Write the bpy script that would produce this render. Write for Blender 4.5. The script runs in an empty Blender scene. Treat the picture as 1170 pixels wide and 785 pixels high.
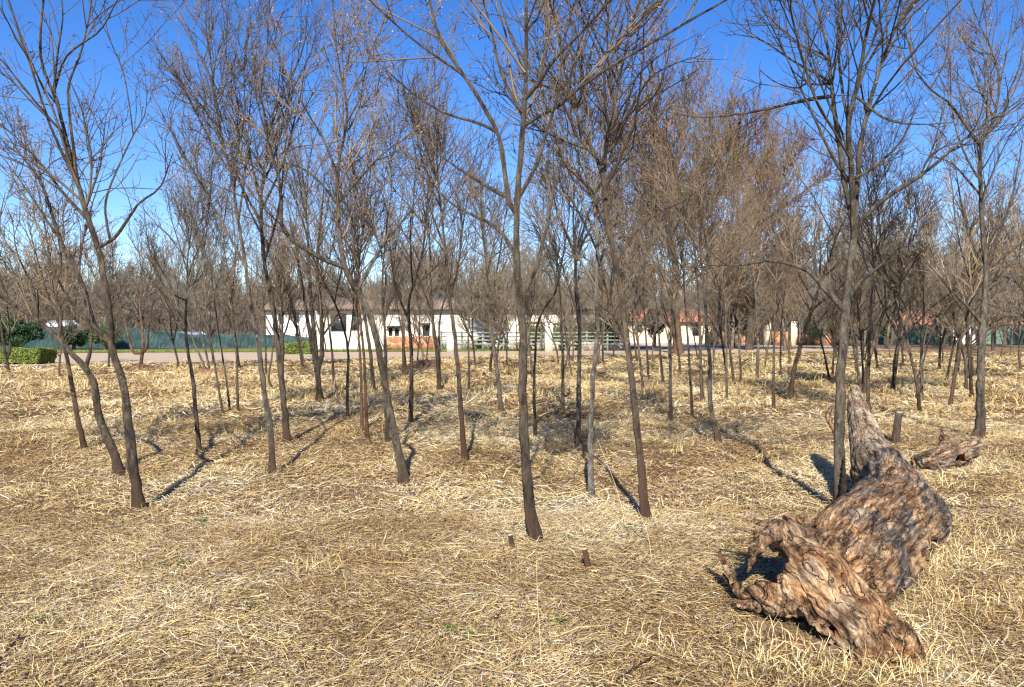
import bpy, bmesh, math, random
import numpy as np
from mathutils import Vector, Matrix, noise

SC = bpy.context.scene
COL = SC.collection
R = math.radians

# ------------------------------------------------------------------ camera
CAMZ = 1.6
F = 867.0
PITCH = R(1.16)
cd = bpy.data.cameras.new('camera')
cam = bpy.data.objects.new('camera', cd)
COL.objects.link(cam)
cam.location = (0, 0, CAMZ)
cam.rotation_euler = (R(90) - PITCH, 0, 0)
cd.sensor_width = 36
cd.lens = F / 1170 * 36
cd.clip_start = 0.05
cd.clip_end = 3000
SC.camera = cam

# ------------------------------------------------------------------ sky, sun, exposure
SUN_EL = R(36.5)
SH_AZ = R(3.0)                       # shadows fall away from the camera, a touch to the right
w = bpy.data.worlds.new('World')
SC.world = w
w.use_nodes = True
nt = w.node_tree
for n in list(nt.nodes):
    nt.nodes.remove(n)
out = nt.nodes.new('ShaderNodeOutputWorld')
bg = nt.nodes.new('ShaderNodeBackground')
sky = nt.nodes.new('ShaderNodeTexSky')
sky.sky_type = 'NISHITA'
sky.sun_disc = False
sky.sun_elevation = SUN_EL
sky.sun_rotation = math.pi + SH_AZ
sky.altitude = 1300
sky.air_density = 1.0
sky.dust_density = 0.4
sky.ozone_density = 2.0
hs = nt.nodes.new('ShaderNodeHueSaturation')
hs.inputs['Saturation'].default_value = 1.36
hs.inputs['Hue'].default_value = 0.514
nt.links.new(sky.outputs[0], hs.inputs['Color'])
nt.links.new(hs.outputs[0], bg.inputs[0])
bg.inputs[1].default_value = 0.112
nt.links.new(bg.outputs[0], out.inputs[0])

sd = bpy.data.lights.new('sun', 'SUN')
sd.energy = 5.0
sd.angle = R(0.53)
sd.color = (1.0, 0.94, 0.84)
so = bpy.data.objects.new('sun', sd)
COL.objects.link(so)
Ldir = Vector((math.sin(SH_AZ) * math.cos(SUN_EL), math.cos(SH_AZ) * math.cos(SUN_EL), -math.sin(SUN_EL)))
so.rotation_euler = Ldir.to_track_quat('-Z', 'Y').to_euler()
so.location = (0, -20, 30)

SC.render.engine = 'CYCLES'
SC.view_settings.view_transform = 'Standard'
SC.view_settings.look = 'None'
SC.view_settings.exposure = 0.84
SC.view_settings.gamma = 1
SC.cycles.max_bounces = 4
SC.cycles.diffuse_bounces = 2
SC.cycles.glossy_bounces = 2
SC.cycles.transparent_max_bounces = 4
SC.cycles.use_adaptive_sampling = True
SC.cycles.pixel_filter_type = 'BLACKMAN_HARRIS'
SC.cycles.filter_width = 1.3

# ------------------------------------------------------------------ picture -> world helpers (metres)
def ray(px, py):
    u = (px - 585.0) / F
    v = (392.5 - py) / F
    return (u, math.cos(PITCH) + v * math.sin(PITCH), v * math.cos(PITCH) - math.sin(PITCH))

def W(px, py, d):
    a = ray(px, py)
    t = d / a[1]
    return np.array((a[0] * t, d, CAMZ + a[2] * t))

def proj(P):
    x, y, z = P[..., 0], P[..., 1], P[..., 2] - CAMZ
    c, s = math.cos(PITCH), math.sin(PITCH)
    f = y * c - z * s
    v = (y * s + z * c) / f
    return 585 + F * x / f, 392.5 - F * v

# ------------------------------------------------------------------ noise
def vnoise(x, y, seed=0):
    xi = np.floor(x).astype(np.int64); yi = np.floor(y).astype(np.int64)
    fx = x - xi; fy = y - yi
    fx = fx * fx * (3 - 2 * fx); fy = fy * fy * (3 - 2 * fy)
    def h(a, b):
        n = (a * 374761393 + b * 668265263 + seed * 1442695041) & 0x7fffffff
        n = ((n ^ (n >> 13)) * 1274126177) & 0x7fffffff
        n = (n ^ (n >> 16)) & 0x7fffffff
        return n / 0x7fffffff
    return (h(xi, yi) * (1 - fx) + h(xi + 1, yi) * fx) * (1 - fy) + (h(xi, yi + 1) * (1 - fx) + h(xi + 1, yi + 1) * fx) * fy

def fbm(x, y, seed=0, oct=4):
    x = np.asarray(x, dtype=float); y = np.asarray(y, dtype=float)
    s = 0; a = 0.5; n = 0
    for i in range(oct):
        s = s + a * vnoise(x, y, seed + i * 17)
        n += a; a *= 0.5; x = x * 2.03 + 11.3; y = y * 2.03 + 5.7
    return s / n

ROAD_NEAR = [(-60, 31.0), (-24, 31.8), (-21.5, 32.0), (-13, 36.5), (-4.6, 41.5), (6.5, 45.5), (30, 56)]
ROAD_FAR = [(-60, 43), (-35, 47.5), (-16, 50.2), (-4.8, 51.0), (8, 55.5), (12, 62), (30, 74)]
def poly_y(P, x):
    return np.interp(x, [p[0] for p in P], [p[1] for p in P])

def hgt(x, y):
    x = np.asarray(x, dtype=float); y = np.asarray(y, dtype=float)
    near = np.clip(1 - (y - 20) / 16.0, 0, 1)
    h = (fbm(x * 0.35, y * 0.35, 3, 3) - 0.5) * 0.16 + (fbm(x * 1.7, y * 1.7, 9, 3) - 0.5) * 0.07
    h = h * near
    # scraped earth round the fallen log
    d = np.hypot((x - 1.75), (y - 3.95))
    h = h - 0.05 * np.exp(-(d / 0.45) ** 2)
    return h

def hz(x, y):
    return float(hgt(np.array([x]), np.array([y]))[0])

def G(px, py):
    a = ray(px, py)
    t = -CAMZ / a[2]
    x, y = a[0] * t, a[1] * t
    for _ in range(4):
        z = hz(x, y)
        t = (z - CAMZ) / a[2]
        x, y = a[0] * t, a[1] * t
    return np.array((x, y, hz(x, y)))

# ------------------------------------------------------------------ object helpers
def tag(o, label=None, cat=None, group=None, kind=None):
    if label: o['label'] = label
    if cat: o['category'] = cat
    if group: o['group'] = group
    if kind: o['kind'] = kind
    return o

def thing(name, label, cat, loc=(0, 0, 0), group=None):
    o = bpy.data.objects.new(name, None)
    o.empty_display_size = 0.3
    COL.objects.link(o)
    o.location = loc
    return tag(o, label, cat, group)

def np_mesh(name, V, Q, mat, parent=None, smooth=False, attr=None, T=None):
    """V (n,3), Q (m,4) quads, T (k,3) triangles"""
    me = bpy.data.meshes.new(name)
    V = np.asarray(V, dtype=np.float32)
    nq = 0 if Q is None else len(Q); ntri = 0 if T is None else len(T)
    me.vertices.add(len(V)); me.vertices.foreach_set('co', V.ravel())
    me.loops.add(nq * 4 + ntri * 3)
    idx = []
    if nq: idx.append(np.asarray(Q, dtype=np.int32).ravel())
    if ntri: idx.append(np.asarray(T, dtype=np.int32).ravel())
    me.loops.foreach_set('vertex_index', np.concatenate(idx))
    me.polygons.add(nq + ntri)
    st = np.concatenate([np.arange(nq) * 4, nq * 4 + np.arange(ntri) * 3]).astype(np.int32)
    me.polygons.foreach_set('loop_start', st)
    me.update(calc_edges=True)
    if smooth:
        me.polygons.foreach_set('use_smooth', np.ones(nq + ntri, dtype=bool))
    if attr is not None:
        for k, a in attr.items():
            a = np.asarray(a, dtype=np.float32)
            if a.ndim == 1:
                at = me.attributes.new(k, 'FLOAT', 'POINT'); at.data.foreach_set('value', a)
            else:
                at = me.attributes.new(k, 'FLOAT_VECTOR', 'POINT'); at.data.foreach_set('vector', a.ravel())
    me.materials.append(mat)
    o = bpy.data.objects.new(name, me)
    COL.objects.link(o)
    if parent: o.parent = parent
    return o

class MB:
    """collects boxes / prisms in metres, builds one mesh"""
    def __init__(s): s.v = []; s.q = []; s.t = []
    def box(s, x0, x1, y0, y1, z0, z1):
        b = len(s.v)
        s.v += [(x0, y0, z0), (x1, y0, z0), (x1, y1, z0), (x0, y1, z0), (x0, y0, z1), (x1, y0, z1), (x1, y1, z1), (x0, y1, z1)]
        s.q += [(b, b+3, b+2, b+1), (b+4, b+5, b+6, b+7), (b, b+1, b+5, b+4), (b+1, b+2, b+6, b+5), (b+2, b+3, b+7, b+6), (b+3, b, b+4, b+7)]
        return s
    def quad(s, a, b, c, d):
        k = len(s.v); s.v += [a, b, c, d]; s.q.append((k, k+1, k+2, k+3)); return s
    def slab(s, a, b, c, d, th):
        """a thick sheet: four corners on top, th metres thick below"""
        n = np.cross(np.subtract(b, a), np.subtract(d, a)); n = n / np.linalg.norm(n)
        if n[2] < 0: n = -n
        k = len(s.v)
        s.v += [tuple(np.array(p)) for p in (a, b, c, d)] + [tuple(np.array(p) - n * th) for p in (a, b, c, d)]
        s.q += [(k, k+1, k+2, k+3), (k+7, k+6, k+5, k+4), (k, k+4, k+5, k+1), (k+1, k+5, k+6, k+2), (k+2, k+6, k+7, k+3), (k+3, k+7, k+4, k)]
        return s
    def tri_prism(s, x0, x1, y0, y1, z0, zr):
        """gable infill along x"""
        k = len(s.v); ym = (y0 + y1) / 2
        s.v += [(x0, y0, z0), (x0, y1, z0), (x0, ym, zr), (x1, y0, z0), (x1, y1, z0), (x1, ym, zr)]
        s.t += [(k, k+1, k+2), (k+3, k+5, k+4)]
        s.q += [(k, k+3, k+4, k+1)]
        return s
    def build(s, name, mat, parent=None, off=(0, 0, 0)):
        v = np.array(s.v, dtype=float) - np.array(off)
        return np_mesh(name, v, s.q if s.q else None, mat, parent, False, None, s.t if s.t else None)

# ------------------------------------------------------------------ materials
def newmat(name):
    m = bpy.data.materials.new(name); m.use_nodes = True
    n = m.node_tree.nodes; p = n['Principled BSDF']
    return m, m.node_tree, p

def ramp(nt, stops, interp='LINEAR'):
    r = nt.nodes.new('ShaderNodeValToRGB')
    r.color_ramp.interpolation = interp
    el = r.color_ramp.elements
    while len(el) > 1: el.remove(el[-1])
    el[0].position = stops[0][0]; el[0].color = (*stops[0][1], 1)
    for p, c in stops[1:]:
        e = el.new(p); e.color = (*c, 1)
    return r

def tex_noise(nt, scale, detail=4, rough=0.6, coord='Object', vec=None, stretch=None):
    n = nt.nodes.new('ShaderNodeTexNoise')
    n.inputs['Scale'].default_value = scale; n.inputs['Detail'].default_value = detail
    n.inputs['Roughness'].default_value = rough
    if vec is None:
        tc = nt.nodes.new('ShaderNodeTexCoord'); vec = tc.outputs[coord]
    if stretch:
        mp = nt.nodes.new('ShaderNodeMapping'); mp.inputs['Scale'].default_value = stretch
        nt.links.new(vec, mp.inputs['Vector']); vec = mp.outputs[0]
    nt.links.new(vec, n.inputs['Vector'])
    return n

def mixc(nt, fac, a, b, mode='MIX'):
    m = nt.nodes.new('ShaderNodeMix'); m.data_type = 'RGBA'; m.blend_type = mode
    for sock, v in ((m.inputs[0], fac), (m.inputs[6], a), (m.inputs[7], b)):
        if hasattr(v, 'is_output'): nt.links.new(v, sock)
        elif isinstance(v, (int, float)): sock.default_value = v
        else: sock.default_value = (*v, 1)
    return m.outputs[2]

def bump(nt, p, h, strength=0.5, dist=0.01):
    b = nt.nodes.new('ShaderNodeBump'); b.inputs['Strength'].default_value = strength
    b.inputs['Distance'].default_value = dist
    nt.links.new(h, b.inputs['Height']); nt.links.new(b.outputs[0], p.inputs['Normal'])

def simple(name, c, c2=None, scale=8, rough=0.85, bmp=0.3, dist=0.01, stretch=None, spec=0.2, detail=5):
    m, nt, p = newmat(name)
    c2 = c2 or tuple(x * 0.65 for x in c)
    n = tex_noise(nt, scale, detail, 0.65, stretch=stretch)
    r = ramp(nt, [(0.3, c2), (0.7, c)])
    nt.links.new(n.outputs[0], r.inputs[0]); nt.links.new(r.outputs[0], p.inputs['Base Color'])
    p.inputs['Roughness'].default_value = rough
    p.inputs['Specular IOR Level'].default_value = spec
    if bmp: bump(nt, p, n.outputs[0], bmp, dist)
    return m

def bark(name, dark, light, lichen=0.0, foot=None, foot_h=0.5):
    m, nt, p = newmat(name)
    n1 = tex_noise(nt, 22, 6, 0.7, stretch=(1, 1, 0.28))
    n2 = tex_noise(nt, 90, 3, 0.6, stretch=(1, 1, 0.35))
    r = ramp(nt, [(0.38, dark), (0.62, light)])
    nt.links.new(n1.outputs[0], r.inputs[0])
    c = mixc(nt, 0.35, r.outputs[0], n2.outputs[0], 'OVERLAY')
    n4 = tex_noise(nt, 2.2, 3, 0.6)
    r4 = ramp(nt, [(0.35, (0.72, 0.72, 0.74)), (0.65, (1.2, 1.12, 1.05))])
    nt.links.new(n4.outputs[0], r4.inputs[0])
    c = mixc(nt, 1.0, c, r4.outputs[0], 'MULTIPLY')
    if lichen > 0:
        n3 = tex_noise(nt, 34, 5, 0.75, stretch=(1, 1, 0.5))
        rr = ramp(nt, [(0.62 - lichen * 0.22, (0, 0, 0)), (0.68 - lichen * 0.2, (1, 1, 1))])
        nt.links.new(n3.outputs[0], rr.inputs[0])
        c = mixc(nt, rr.outputs[0], c, (0.38, 0.37, 0.33))
    if foot:
        tc = nt.nodes.new('ShaderNodeTexCoord'); sp = nt.nodes.new('ShaderNodeSeparateXYZ')
        nt.links.new(tc.outputs['Object'], sp.inputs[0])
        ad = nt.nodes.new('ShaderNodeMath'); ad.operation = 'MULTIPLY_ADD'
        nt.links.new(n1.outputs[0], ad.inputs[0]); ad.inputs[1].default_value = -0.9
        nt.links.new(sp.outputs[2], ad.inputs[2])
        mr = nt.nodes.new('ShaderNodeMapRange')
        nt.links.new(ad.outputs[0], mr.inputs[0])
        mr.inputs[1].default_value = foot_h - 0.75; mr.inputs[2].default_value = foot_h - 0.15
        mr.inputs[3].default_value = 0.85; mr.inputs[4].default_value = 0
        c = mixc(nt, mr.outputs[0], c, foot)
    nt.links.new(c, p.inputs['Base Color'])
    p.inputs['Roughness'].default_value = 0.9; p.inputs['Specular IOR Level'].default_value = 0.15
    vo = nt.nodes.new('ShaderNodeTexVoronoi'); vo.feature = 'DISTANCE_TO_EDGE'; vo.inputs['Scale'].default_value = 42
    tcv = nt.nodes.new('ShaderNodeTexCoord'); mpv = nt.nodes.new('ShaderNodeMapping'); mpv.inputs['Scale'].default_value = (1, 1, 0.22)
    nt.links.new(tcv.outputs['Object'], mpv.inputs['Vector'])
    av = mixc(nt, 0.25, mpv.outputs[0], n2.outputs['Color'], 'LINEAR_LIGHT'); nt.links.new(av, vo.inputs['Vector'])
    cr = ramp(nt, [(0.0, (0.35, 0.33, 0.30)), (0.12, (1, 1, 1))]); nt.links.new(vo.outputs['Distance'], cr.inputs[0])
    c2 = mixc(nt, 0.5, c, cr.outputs[0], 'MULTIPLY'); nt.links.new(c2, p.inputs['Base Color'])
    ad = nt.nodes.new('ShaderNodeMath'); ad.operation = 'ADD'; nt.links.new(n1.outputs[0], ad.inputs[0]); nt.links.new(cr.outputs[0], ad.inputs[1])
    bump(nt, p, ad.outputs[0], 0.9, 0.012)
    return m

RED = (0.13, 0.073, 0.045)
M_BARK = dict(
    brown=bark('bark_brown', (0.061, 0.048, 0.035), (0.246, 0.200, 0.146), 0.04, RED, 0.25),
    dark=bark('bark_dark', (0.032, 0.027, 0.021), (0.152, 0.120, 0.088), 0.03, RED, 0.2),
    grey=bark('bark_grey', (0.072, 0.061, 0.047), (0.290, 0.247, 0.190), 0.10, RED, 0.2),
    pale=bark('bark_pale', (0.123, 0.108, 0.088), (0.348, 0.315, 0.266), 0.42),
    red=bark('bark_red', (0.080, 0.057, 0.043), (0.254, 0.198, 0.143), 0.04, (0.155, 0.088, 0.054), 0.6),
    rust=bark('bark_rust', (0.087, 0.055, 0.040), (0.275, 0.180, 0.122), 0.1, (0.20, 0.105, 0.06), 0.7),
)
def twigmat(name, a, b):
    m, nt, p = newmat(name)
    oi = nt.nodes.new('ShaderNodeObjectInfo')
    n = tex_noise(nt, 1.7, 3, 0.7)
    r = ramp(nt, [(0.3, a), (0.7, b)])
    nt.links.new(n.outputs[0], r.inputs[0])
    hsv = nt.nodes.new('ShaderNodeHueSaturation')
    mr = nt.nodes.new('ShaderNodeMapRange'); mr.inputs[3].default_value = 0.6; mr.inputs[4].default_value = 1.55
    nt.links.new(oi.outputs['Random'], mr.inputs[0]); nt.links.new(mr.outputs[0], hsv.inputs['Value'])
    nt.links.new(r.outputs[0], hsv.inputs['Color'])
    nt.links.new(hsv.outputs[0], p.inputs['Base Color'])
    p.inputs['Roughness'].default_value = 0.8; p.inputs['Specular IOR Level'].default_value = 0.12
    return m
M_TWIG = dict(
    brown=twigmat('twig_brown', (0.055, 0.040, 0.026), (0.20, 0.15, 0.10)),
    dark=twigmat('twig_dark', (0.035, 0.027, 0.020), (0.12, 0.09, 0.062)),
    grey=twigmat('twig_grey', (0.07, 0.056, 0.042), (0.24, 0.20, 0.15)),
    tan=twigmat('twig_tan', (0.10, 0.072, 0.044), (0.32, 0.245, 0.155)),
    umber=twigmat('twig_umber', (0.055, 0.032, 0.022), (0.19, 0.118, 0.075)),
    far=twigmat('twig_far', (0.10, 0.08, 0.06), (0.28, 0.235, 0.18)),
)

def strawmat(name, stops, patch=True, trans=0.0):
    m, nt, p = newmat(name)
    a = nt.nodes.new('ShaderNodeAttribute'); a.attribute_name = 'v'
    r = ramp(nt, stops)
    nt.links.new(a.outputs['Fac'], r.inputs[0])
    c = r.outputs[0]
    if patch:
        n = tex_noise(nt, 0.9, 4, 0.65)
        rr = ramp(nt, [(0.35, (0.84, 0.78, 0.72)), (0.52, (1, 1, 1)), (0.7, (1.10, 1.08, 1.0))])
        nt.links.new(n.outputs[0], rr.inputs[0])
        c = mixc(nt, 1.0, c, rr.outputs[0], 'MULTIPLY')
    nt.links.new(c, p.inputs['Base Color'])
    p.inputs['Roughness'].default_value = 0.7; p.inputs['Specular IOR Level'].default_value = 0.08
    return m
M_STRAW = strawmat('straw', [(0.0, (0.09, 0.05, 0.028)), (0.22, (0.22, 0.14, 0.07)), (0.45, (0.42, 0.295, 0.13)), (0.75, (0.62, 0.46, 0.205)), (0.93, (0.73, 0.62, 0.35)), (1.0, (0.62, 0.58, 0.50))])
M_LEAF = strawmat('dry_leaf', [(0.0, (0.09, 0.05, 0.03)), (0.4, (0.25, 0.16, 0.10)), (0.85, (0.34, 0.25, 0.16)), (1.0, (0.44, 0.35, 0.24))], False)
M_GREEN = strawmat('fresh_leaf', [(0.0, (0.045, 0.075, 0.022)), (1.0, (0.12, 0.17, 0.055))], False)

def groundmat():
    m, nt, p = newmat('dry_earth')
    big = tex_noise(nt, 0.55, 5, 0.62)
    mid = tex_noise(nt, 4.5, 6, 0.7)
    fine = tex_noise(nt, 60, 5, 0.75)
    r1 = ramp(nt, [(0.36, (0.085, 0.040, 0.022)), (0.5, (0.17, 0.095, 0.052)), (0.66, (0.33, 0.225, 0.125))])
    nt.links.new(mid.outputs[0], r1.inputs[0])
    r2 = ramp(nt, [(0.35, (0.16, 0.078, 0.042)), (0.6, (0.38, 0.285, 0.165))])
    nt.links.new(big.outputs[0], r2.inputs[0])
    c = mixc(nt, 0.45, r1.outputs[0], r2.outputs[0])
    r3 = ramp(nt, [(0.3, (0.55, 0.5, 0.45)), (0.55, (1, 1, 1)), (0.72, (1.5, 1.45, 1.3))])
    nt.links.new(fine.outputs[0], r3.inputs[0])
    c = mixc(nt, 1.0, c, r3.outputs[0], 'MULTIPLY')
    nt.links.new(c, p.inputs['Base Color'])
    p.inputs['Roughness'].default_value = 0.95; p.inputs['Specular IOR Level'].default_value = 0.1
    bump(nt, p, fine.outputs[0], 0.8, 0.02)
    return m
M_GROUND = groundmat()
M_ROAD = simple('sandy_road', (0.52, 0.41, 0.28), (0.40, 0.29, 0.185), 1.2, bmp=0.3, dist=0.02, detail=9)
M_VERGE = simple('green_verge', (0.26, 0.28, 0.09), (0.15, 0.17, 0.05), 2.5, bmp=0.4)
M_HILL = simple('wooded_hill', (0.20, 0.165, 0.14), (0.10, 0.085, 0.075), 0.35, bmp=1.0, dist=1.5, detail=12)

# ------------------------------------------------------------------ ground
def graded(lo, hi, c, s0, g):
    a = [0.0]; s = s0
    while a[-1] < hi - c: a.append(a[-1] + s); s *= g
    b = [0.0]; s = s0
    while b[-1] < c - lo: b.append(b[-1] + s); s *= g
    return np.array([c - t for t in b[:0:-1]] + [c + t for t in a])
gx = graded(-900, 900, 1.0, 0.05, 1.028)
gy = graded(-60, 1500, 4.0, 0.045, 1.022)
X, Y = np.meshgrid(gx, gy)
Z = hgt(X, Y)
V = np.stack([X, Y, Z], -1).reshape(-1, 3)
nx, ny = len(gx), len(gy)
ii = np.arange(nx * ny).reshape(ny, nx)
Q = np.stack([ii[:-1, :-1], ii[:-1, 1:], ii[1:, 1:], ii[1:, :-1]], -1).reshape(-1, 4)
tag(np_mesh('ground', V, Q, M_GROUND, smooth=True), kind='structure')

def strip(name, near, far, mat, z, n=80):
    xs = np.linspace(near[0][0], near[-1][0], n)
    yn = poly_y(near, xs) + (fbm(xs * 0.9, xs * 0, 5, 3) - 0.5) * 1.2; yf = poly_y(far, xs) + (fbm(xs * 0.9, xs * 0 + 9, 6, 3) - 0.5) * 0.8
    v = np.concatenate([np.stack([xs, yn, 0 * xs + z], -1), np.stack([xs, yf, 0 * xs + z], -1)])
    k = np.arange(n - 1)
    q = np.stack([k, k + 1, n + k + 1, n + k], -1)
    return tag(np_mesh(name, v, q, mat), kind='structure')
strip('road', ROAD_NEAR, ROAD_FAR, M_ROAD, 0.012)
VERGE_NEAR = [(-60, 43.6), (-35, 48.1), (-16, 50.7), (-4.8, 51.3), (8, 55.7)]
VERGE_FAR = [(-60, 47.0), (-35, 51.5), (-16, 54.0), (-4.8, 53.9), (8, 57.5)]
strip('grass_verge', VERGE_NEAR, VERGE_FAR, M_VERGE, 0.024)
# pale driveway on the right of the houses
dv = MB().quad((9.0, 63.0, 0.03), (24.5, 69.0, 0.03), (24.5, 79.0, 0.03), (12.5, 79.0, 0.03))
tag(dv.build('driveway', simple('pale_paving', (0.62, 0.55, 0.46), (0.5, 0.43, 0.35), 2)), kind='structure')

# hills far behind
def hills():
    xs = np.linspace(-600, 600, 220); ys = np.linspace(230, 640, 40)
    X, Y = np.meshgrid(xs, ys)
    rise = np.clip((Y - 230) / 260, 0, 1); rise = rise * rise * (3 - 2 * rise)
    base = 13 + 8 * np.exp(-((X + 110) / 120) ** 2) + 8 * np.exp(-((X - 200) / 90) ** 2)
    Z = rise * (base + (fbm(X / 70, Y / 70, 21, 4) - 0.5) * 12) + (fbm(X / 6, Y / 6, 30, 3) - 0.5) * 3.2 - 1.5
    V = np.stack([X, Y, Z], -1).reshape(-1, 3)
    ii = np.arange(X.size).reshape(X.shape)
    Q = np.stack([ii[:-1, :-1], ii[:-1, 1:], ii[1:, 1:], ii[1:, :-1]], -1).reshape(-1, 4)
    tag(np_mesh('hills', V, Q, M_HILL, smooth=True), kind='structure')
hills()

# ------------------------------------------------------------------ tubes and trees
def tubes(P, Rr, S, caps=False):
    """P (N,K,3) polylines, Rr (N,K) radii -> verts, quads"""
    N, K, _ = P.shape
    T = np.gradient(P, axis=1)
    T /= np.linalg.norm(T, axis=2, keepdims=True) + 1e-9
    avg = T.mean(axis=1); avg /= np.linalg.norm(avg, axis=1, keepdims=True) + 1e-9
    ref = np.where(np.abs(avg[:, 2:3]) > 0.8, np.array([[1.0, 0, 0]]), np.array([[0, 0, 1.0]]))
    ref = np.broadcast_to(ref[:, None, :], P.shape)
    A = np.cross(T, ref); A /= np.linalg.norm(A, axis=2, keepdims=True) + 1e-9
    B = np.cross(T, A)
    th = np.arange(S) * 2 * np.pi / S
    V = P[:, :, None, :] + Rr[:, :, None, None] * (A[:, :, None, :] * np.cos(th)[None, None, :, None] + B[:, :, None, :] * np.sin(th)[None, None, :, None])
    idx = np.arange(N * K * S).reshape(N, K, S)
    a = idx[:, :-1, :]; b = idx[:, 1:, :]
    Q = np.stack([a, np.roll(a, -1, 2), np.roll(b, -1, 2), b], -1).reshape(-1, 4)
    return V.reshape(-1, 3), Q

def merge(parts):
    Vs, Qs, o = [], [], 0
    for v, q in parts:
        Vs.append(v); Qs.append(q + o); o += len(v)
    return np.concatenate(Vs), np.concatenate(Qs)

def catmull(P, n):
    P = np.asarray(P, dtype=float)
    if len(P) == 2:
        t = np.linspace(0, 1, n)[:, None]; return P[0] * (1 - t) + P[1] * t
    E = np.vstack([2 * P[0] - P[1], P, 2 * P[-1] - P[-2]])
    out = []
    m = len(P) - 1
    for u in np.linspace(0, m, n):
        i = min(int(u), m - 1); t = u - i
        p0, p1, p2, p3 = E[i], E[i+1], E[i+2], E[i+3]
        out.append(0.5 * ((2*p1) + (-p0 + p2)*t + (2*p0 - 5*p1 + 4*p2 - p3)*t*t + (-p0 + 3*p1 - 3*p2 + p3)*t**3))
    out = np.array(out)
    s = np.concatenate([[0], np.cumsum(np.linalg.norm(np.diff(out, axis=0), axis=1))])
    q = np.linspace(0, s[-1], n)
    return np.stack([np.interp(q, s, out[:, k]) for k in range(3)], -1)

def resample(P, Rr, n):
    s = np.concatenate([[0], np.cumsum(np.linalg.norm(np.diff(P, axis=0), axis=1))])
    q = np.linspace(0, s[-1], n)
    return np.stack([np.interp(q, s, P[:, k]) for k in range(3)], -1), np.interp(q, s, Rr)

def plen(P):
    return np.linalg.norm(np.diff(P, axis=-2), axis=-1).sum(-1)

def grow(rng, P, Rr, n, tlo, thi, ang, lf, lmin, lmax, up, wig, K, rmax=0.6, rtip=0.0018, rl=0.0075):
    N, M, _ = P.shape
    L = plen(P)
    pr = L / L.sum()
    i = rng.choice(N, n, p=pr)
    t = tlo + (thi - tlo) * rng.random(n) ** 0.85
    f = t * (M - 1); k = np.minimum(f.astype(int), M - 2); fr = (f - k)[:, None]
    p0 = P[i, k] * (1 - fr) + P[i, k + 1] * fr
    tan = P[i, k + 1] - P[i, k]; tan /= np.linalg.norm(tan, axis=1, keepdims=True) + 1e-9
    r0 = Rr[i, k] * (1 - fr[:, 0]) + Rr[i, k + 1] * fr[:, 0]
    rv = rng.normal(size=(n, 3)); perp = np.cross(tan, rv); perp /= np.linalg.norm(perp, axis=1, keepdims=True) + 1e-9
    a = ang * (0.65 + 0.7 * rng.random(n))[:, None]
    d = tan * np.cos(a) + perp * np.sin(a)
    ln = np.clip(L[i] * (1 - t * 0.55) * lf * (0.5 + 0.8 * rng.random(n)), lmin, lmax)
    pts = [p0]; st = (ln / (K - 1))[:, None]
    crv = rng.normal(size=(n, 3)) * wig * 0.5
    for j in range(K - 1):
        d = d + np.array([0, 0, 1.0]) * up + crv + rng.normal(size=(n, 3)) * wig
        d /= np.linalg.norm(d, axis=1, keepdims=True)
        pts.append(pts[-1] + d * st)
    C = np.stack(pts, 1)
    rb = np.minimum(r0 * rmax, ln * rl + 0.0012)
    tt = np.linspace(0, 1, K)[None, :]
    Rc = rb[:, None] * (1 - tt) ** 0.8 + rtip * np.minimum(1, tt + 0.5)
    return C, Rc

def leafquads(rng, P, n, size, droop=0.0):
    N, K, _ = P.shape
    i = rng.integers(0, N, n); k = rng.integers(1, K, n)
    c = P[i, k] + rng.normal(size=(n, 3)) * 0.01
    c[:, 2] -= droop * rng.random(n)
    a = rng.normal(size=(n, 3)); a /= np.linalg.norm(a, axis=1, keepdims=True)
    b = np.cross(a, rng.normal(size=(n, 3))); b /= np.linalg.norm(b, axis=1, keepdims=True)
    s = size * (0.5 + rng.random(n))[:, None]
    m = np.cross(a, b) * s * 0.35
    V = np.stack([c - a * s, c - b * s * 0.4 + m, c + a * s, c + b * s * 0.4 + m], 1).reshape(-1, 3)
    Q = np.arange(n * 4).reshape(n, 4)
    v = np.repeat(rng.random(n), 4)
    return V, Q, v

def extend(rng, P, H, up=0.12, wig=0.05):
    """carry a limb on upwards until about H"""
    d = P[-1] - P[-4]; d /= np.linalg.norm(d)
    pts = list(P); p = P[-1].copy()
    step = 0.18
    n = 0
    while p[2] < H and n < 26:
        d = d + np.array([0, 0, up * 0.5]) + rng.normal(size=3) * wig
        d /= np.linalg.norm(d)
        p = p + d * step; pts.append(p.copy()); n += 1
    return np.array(pts)

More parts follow.
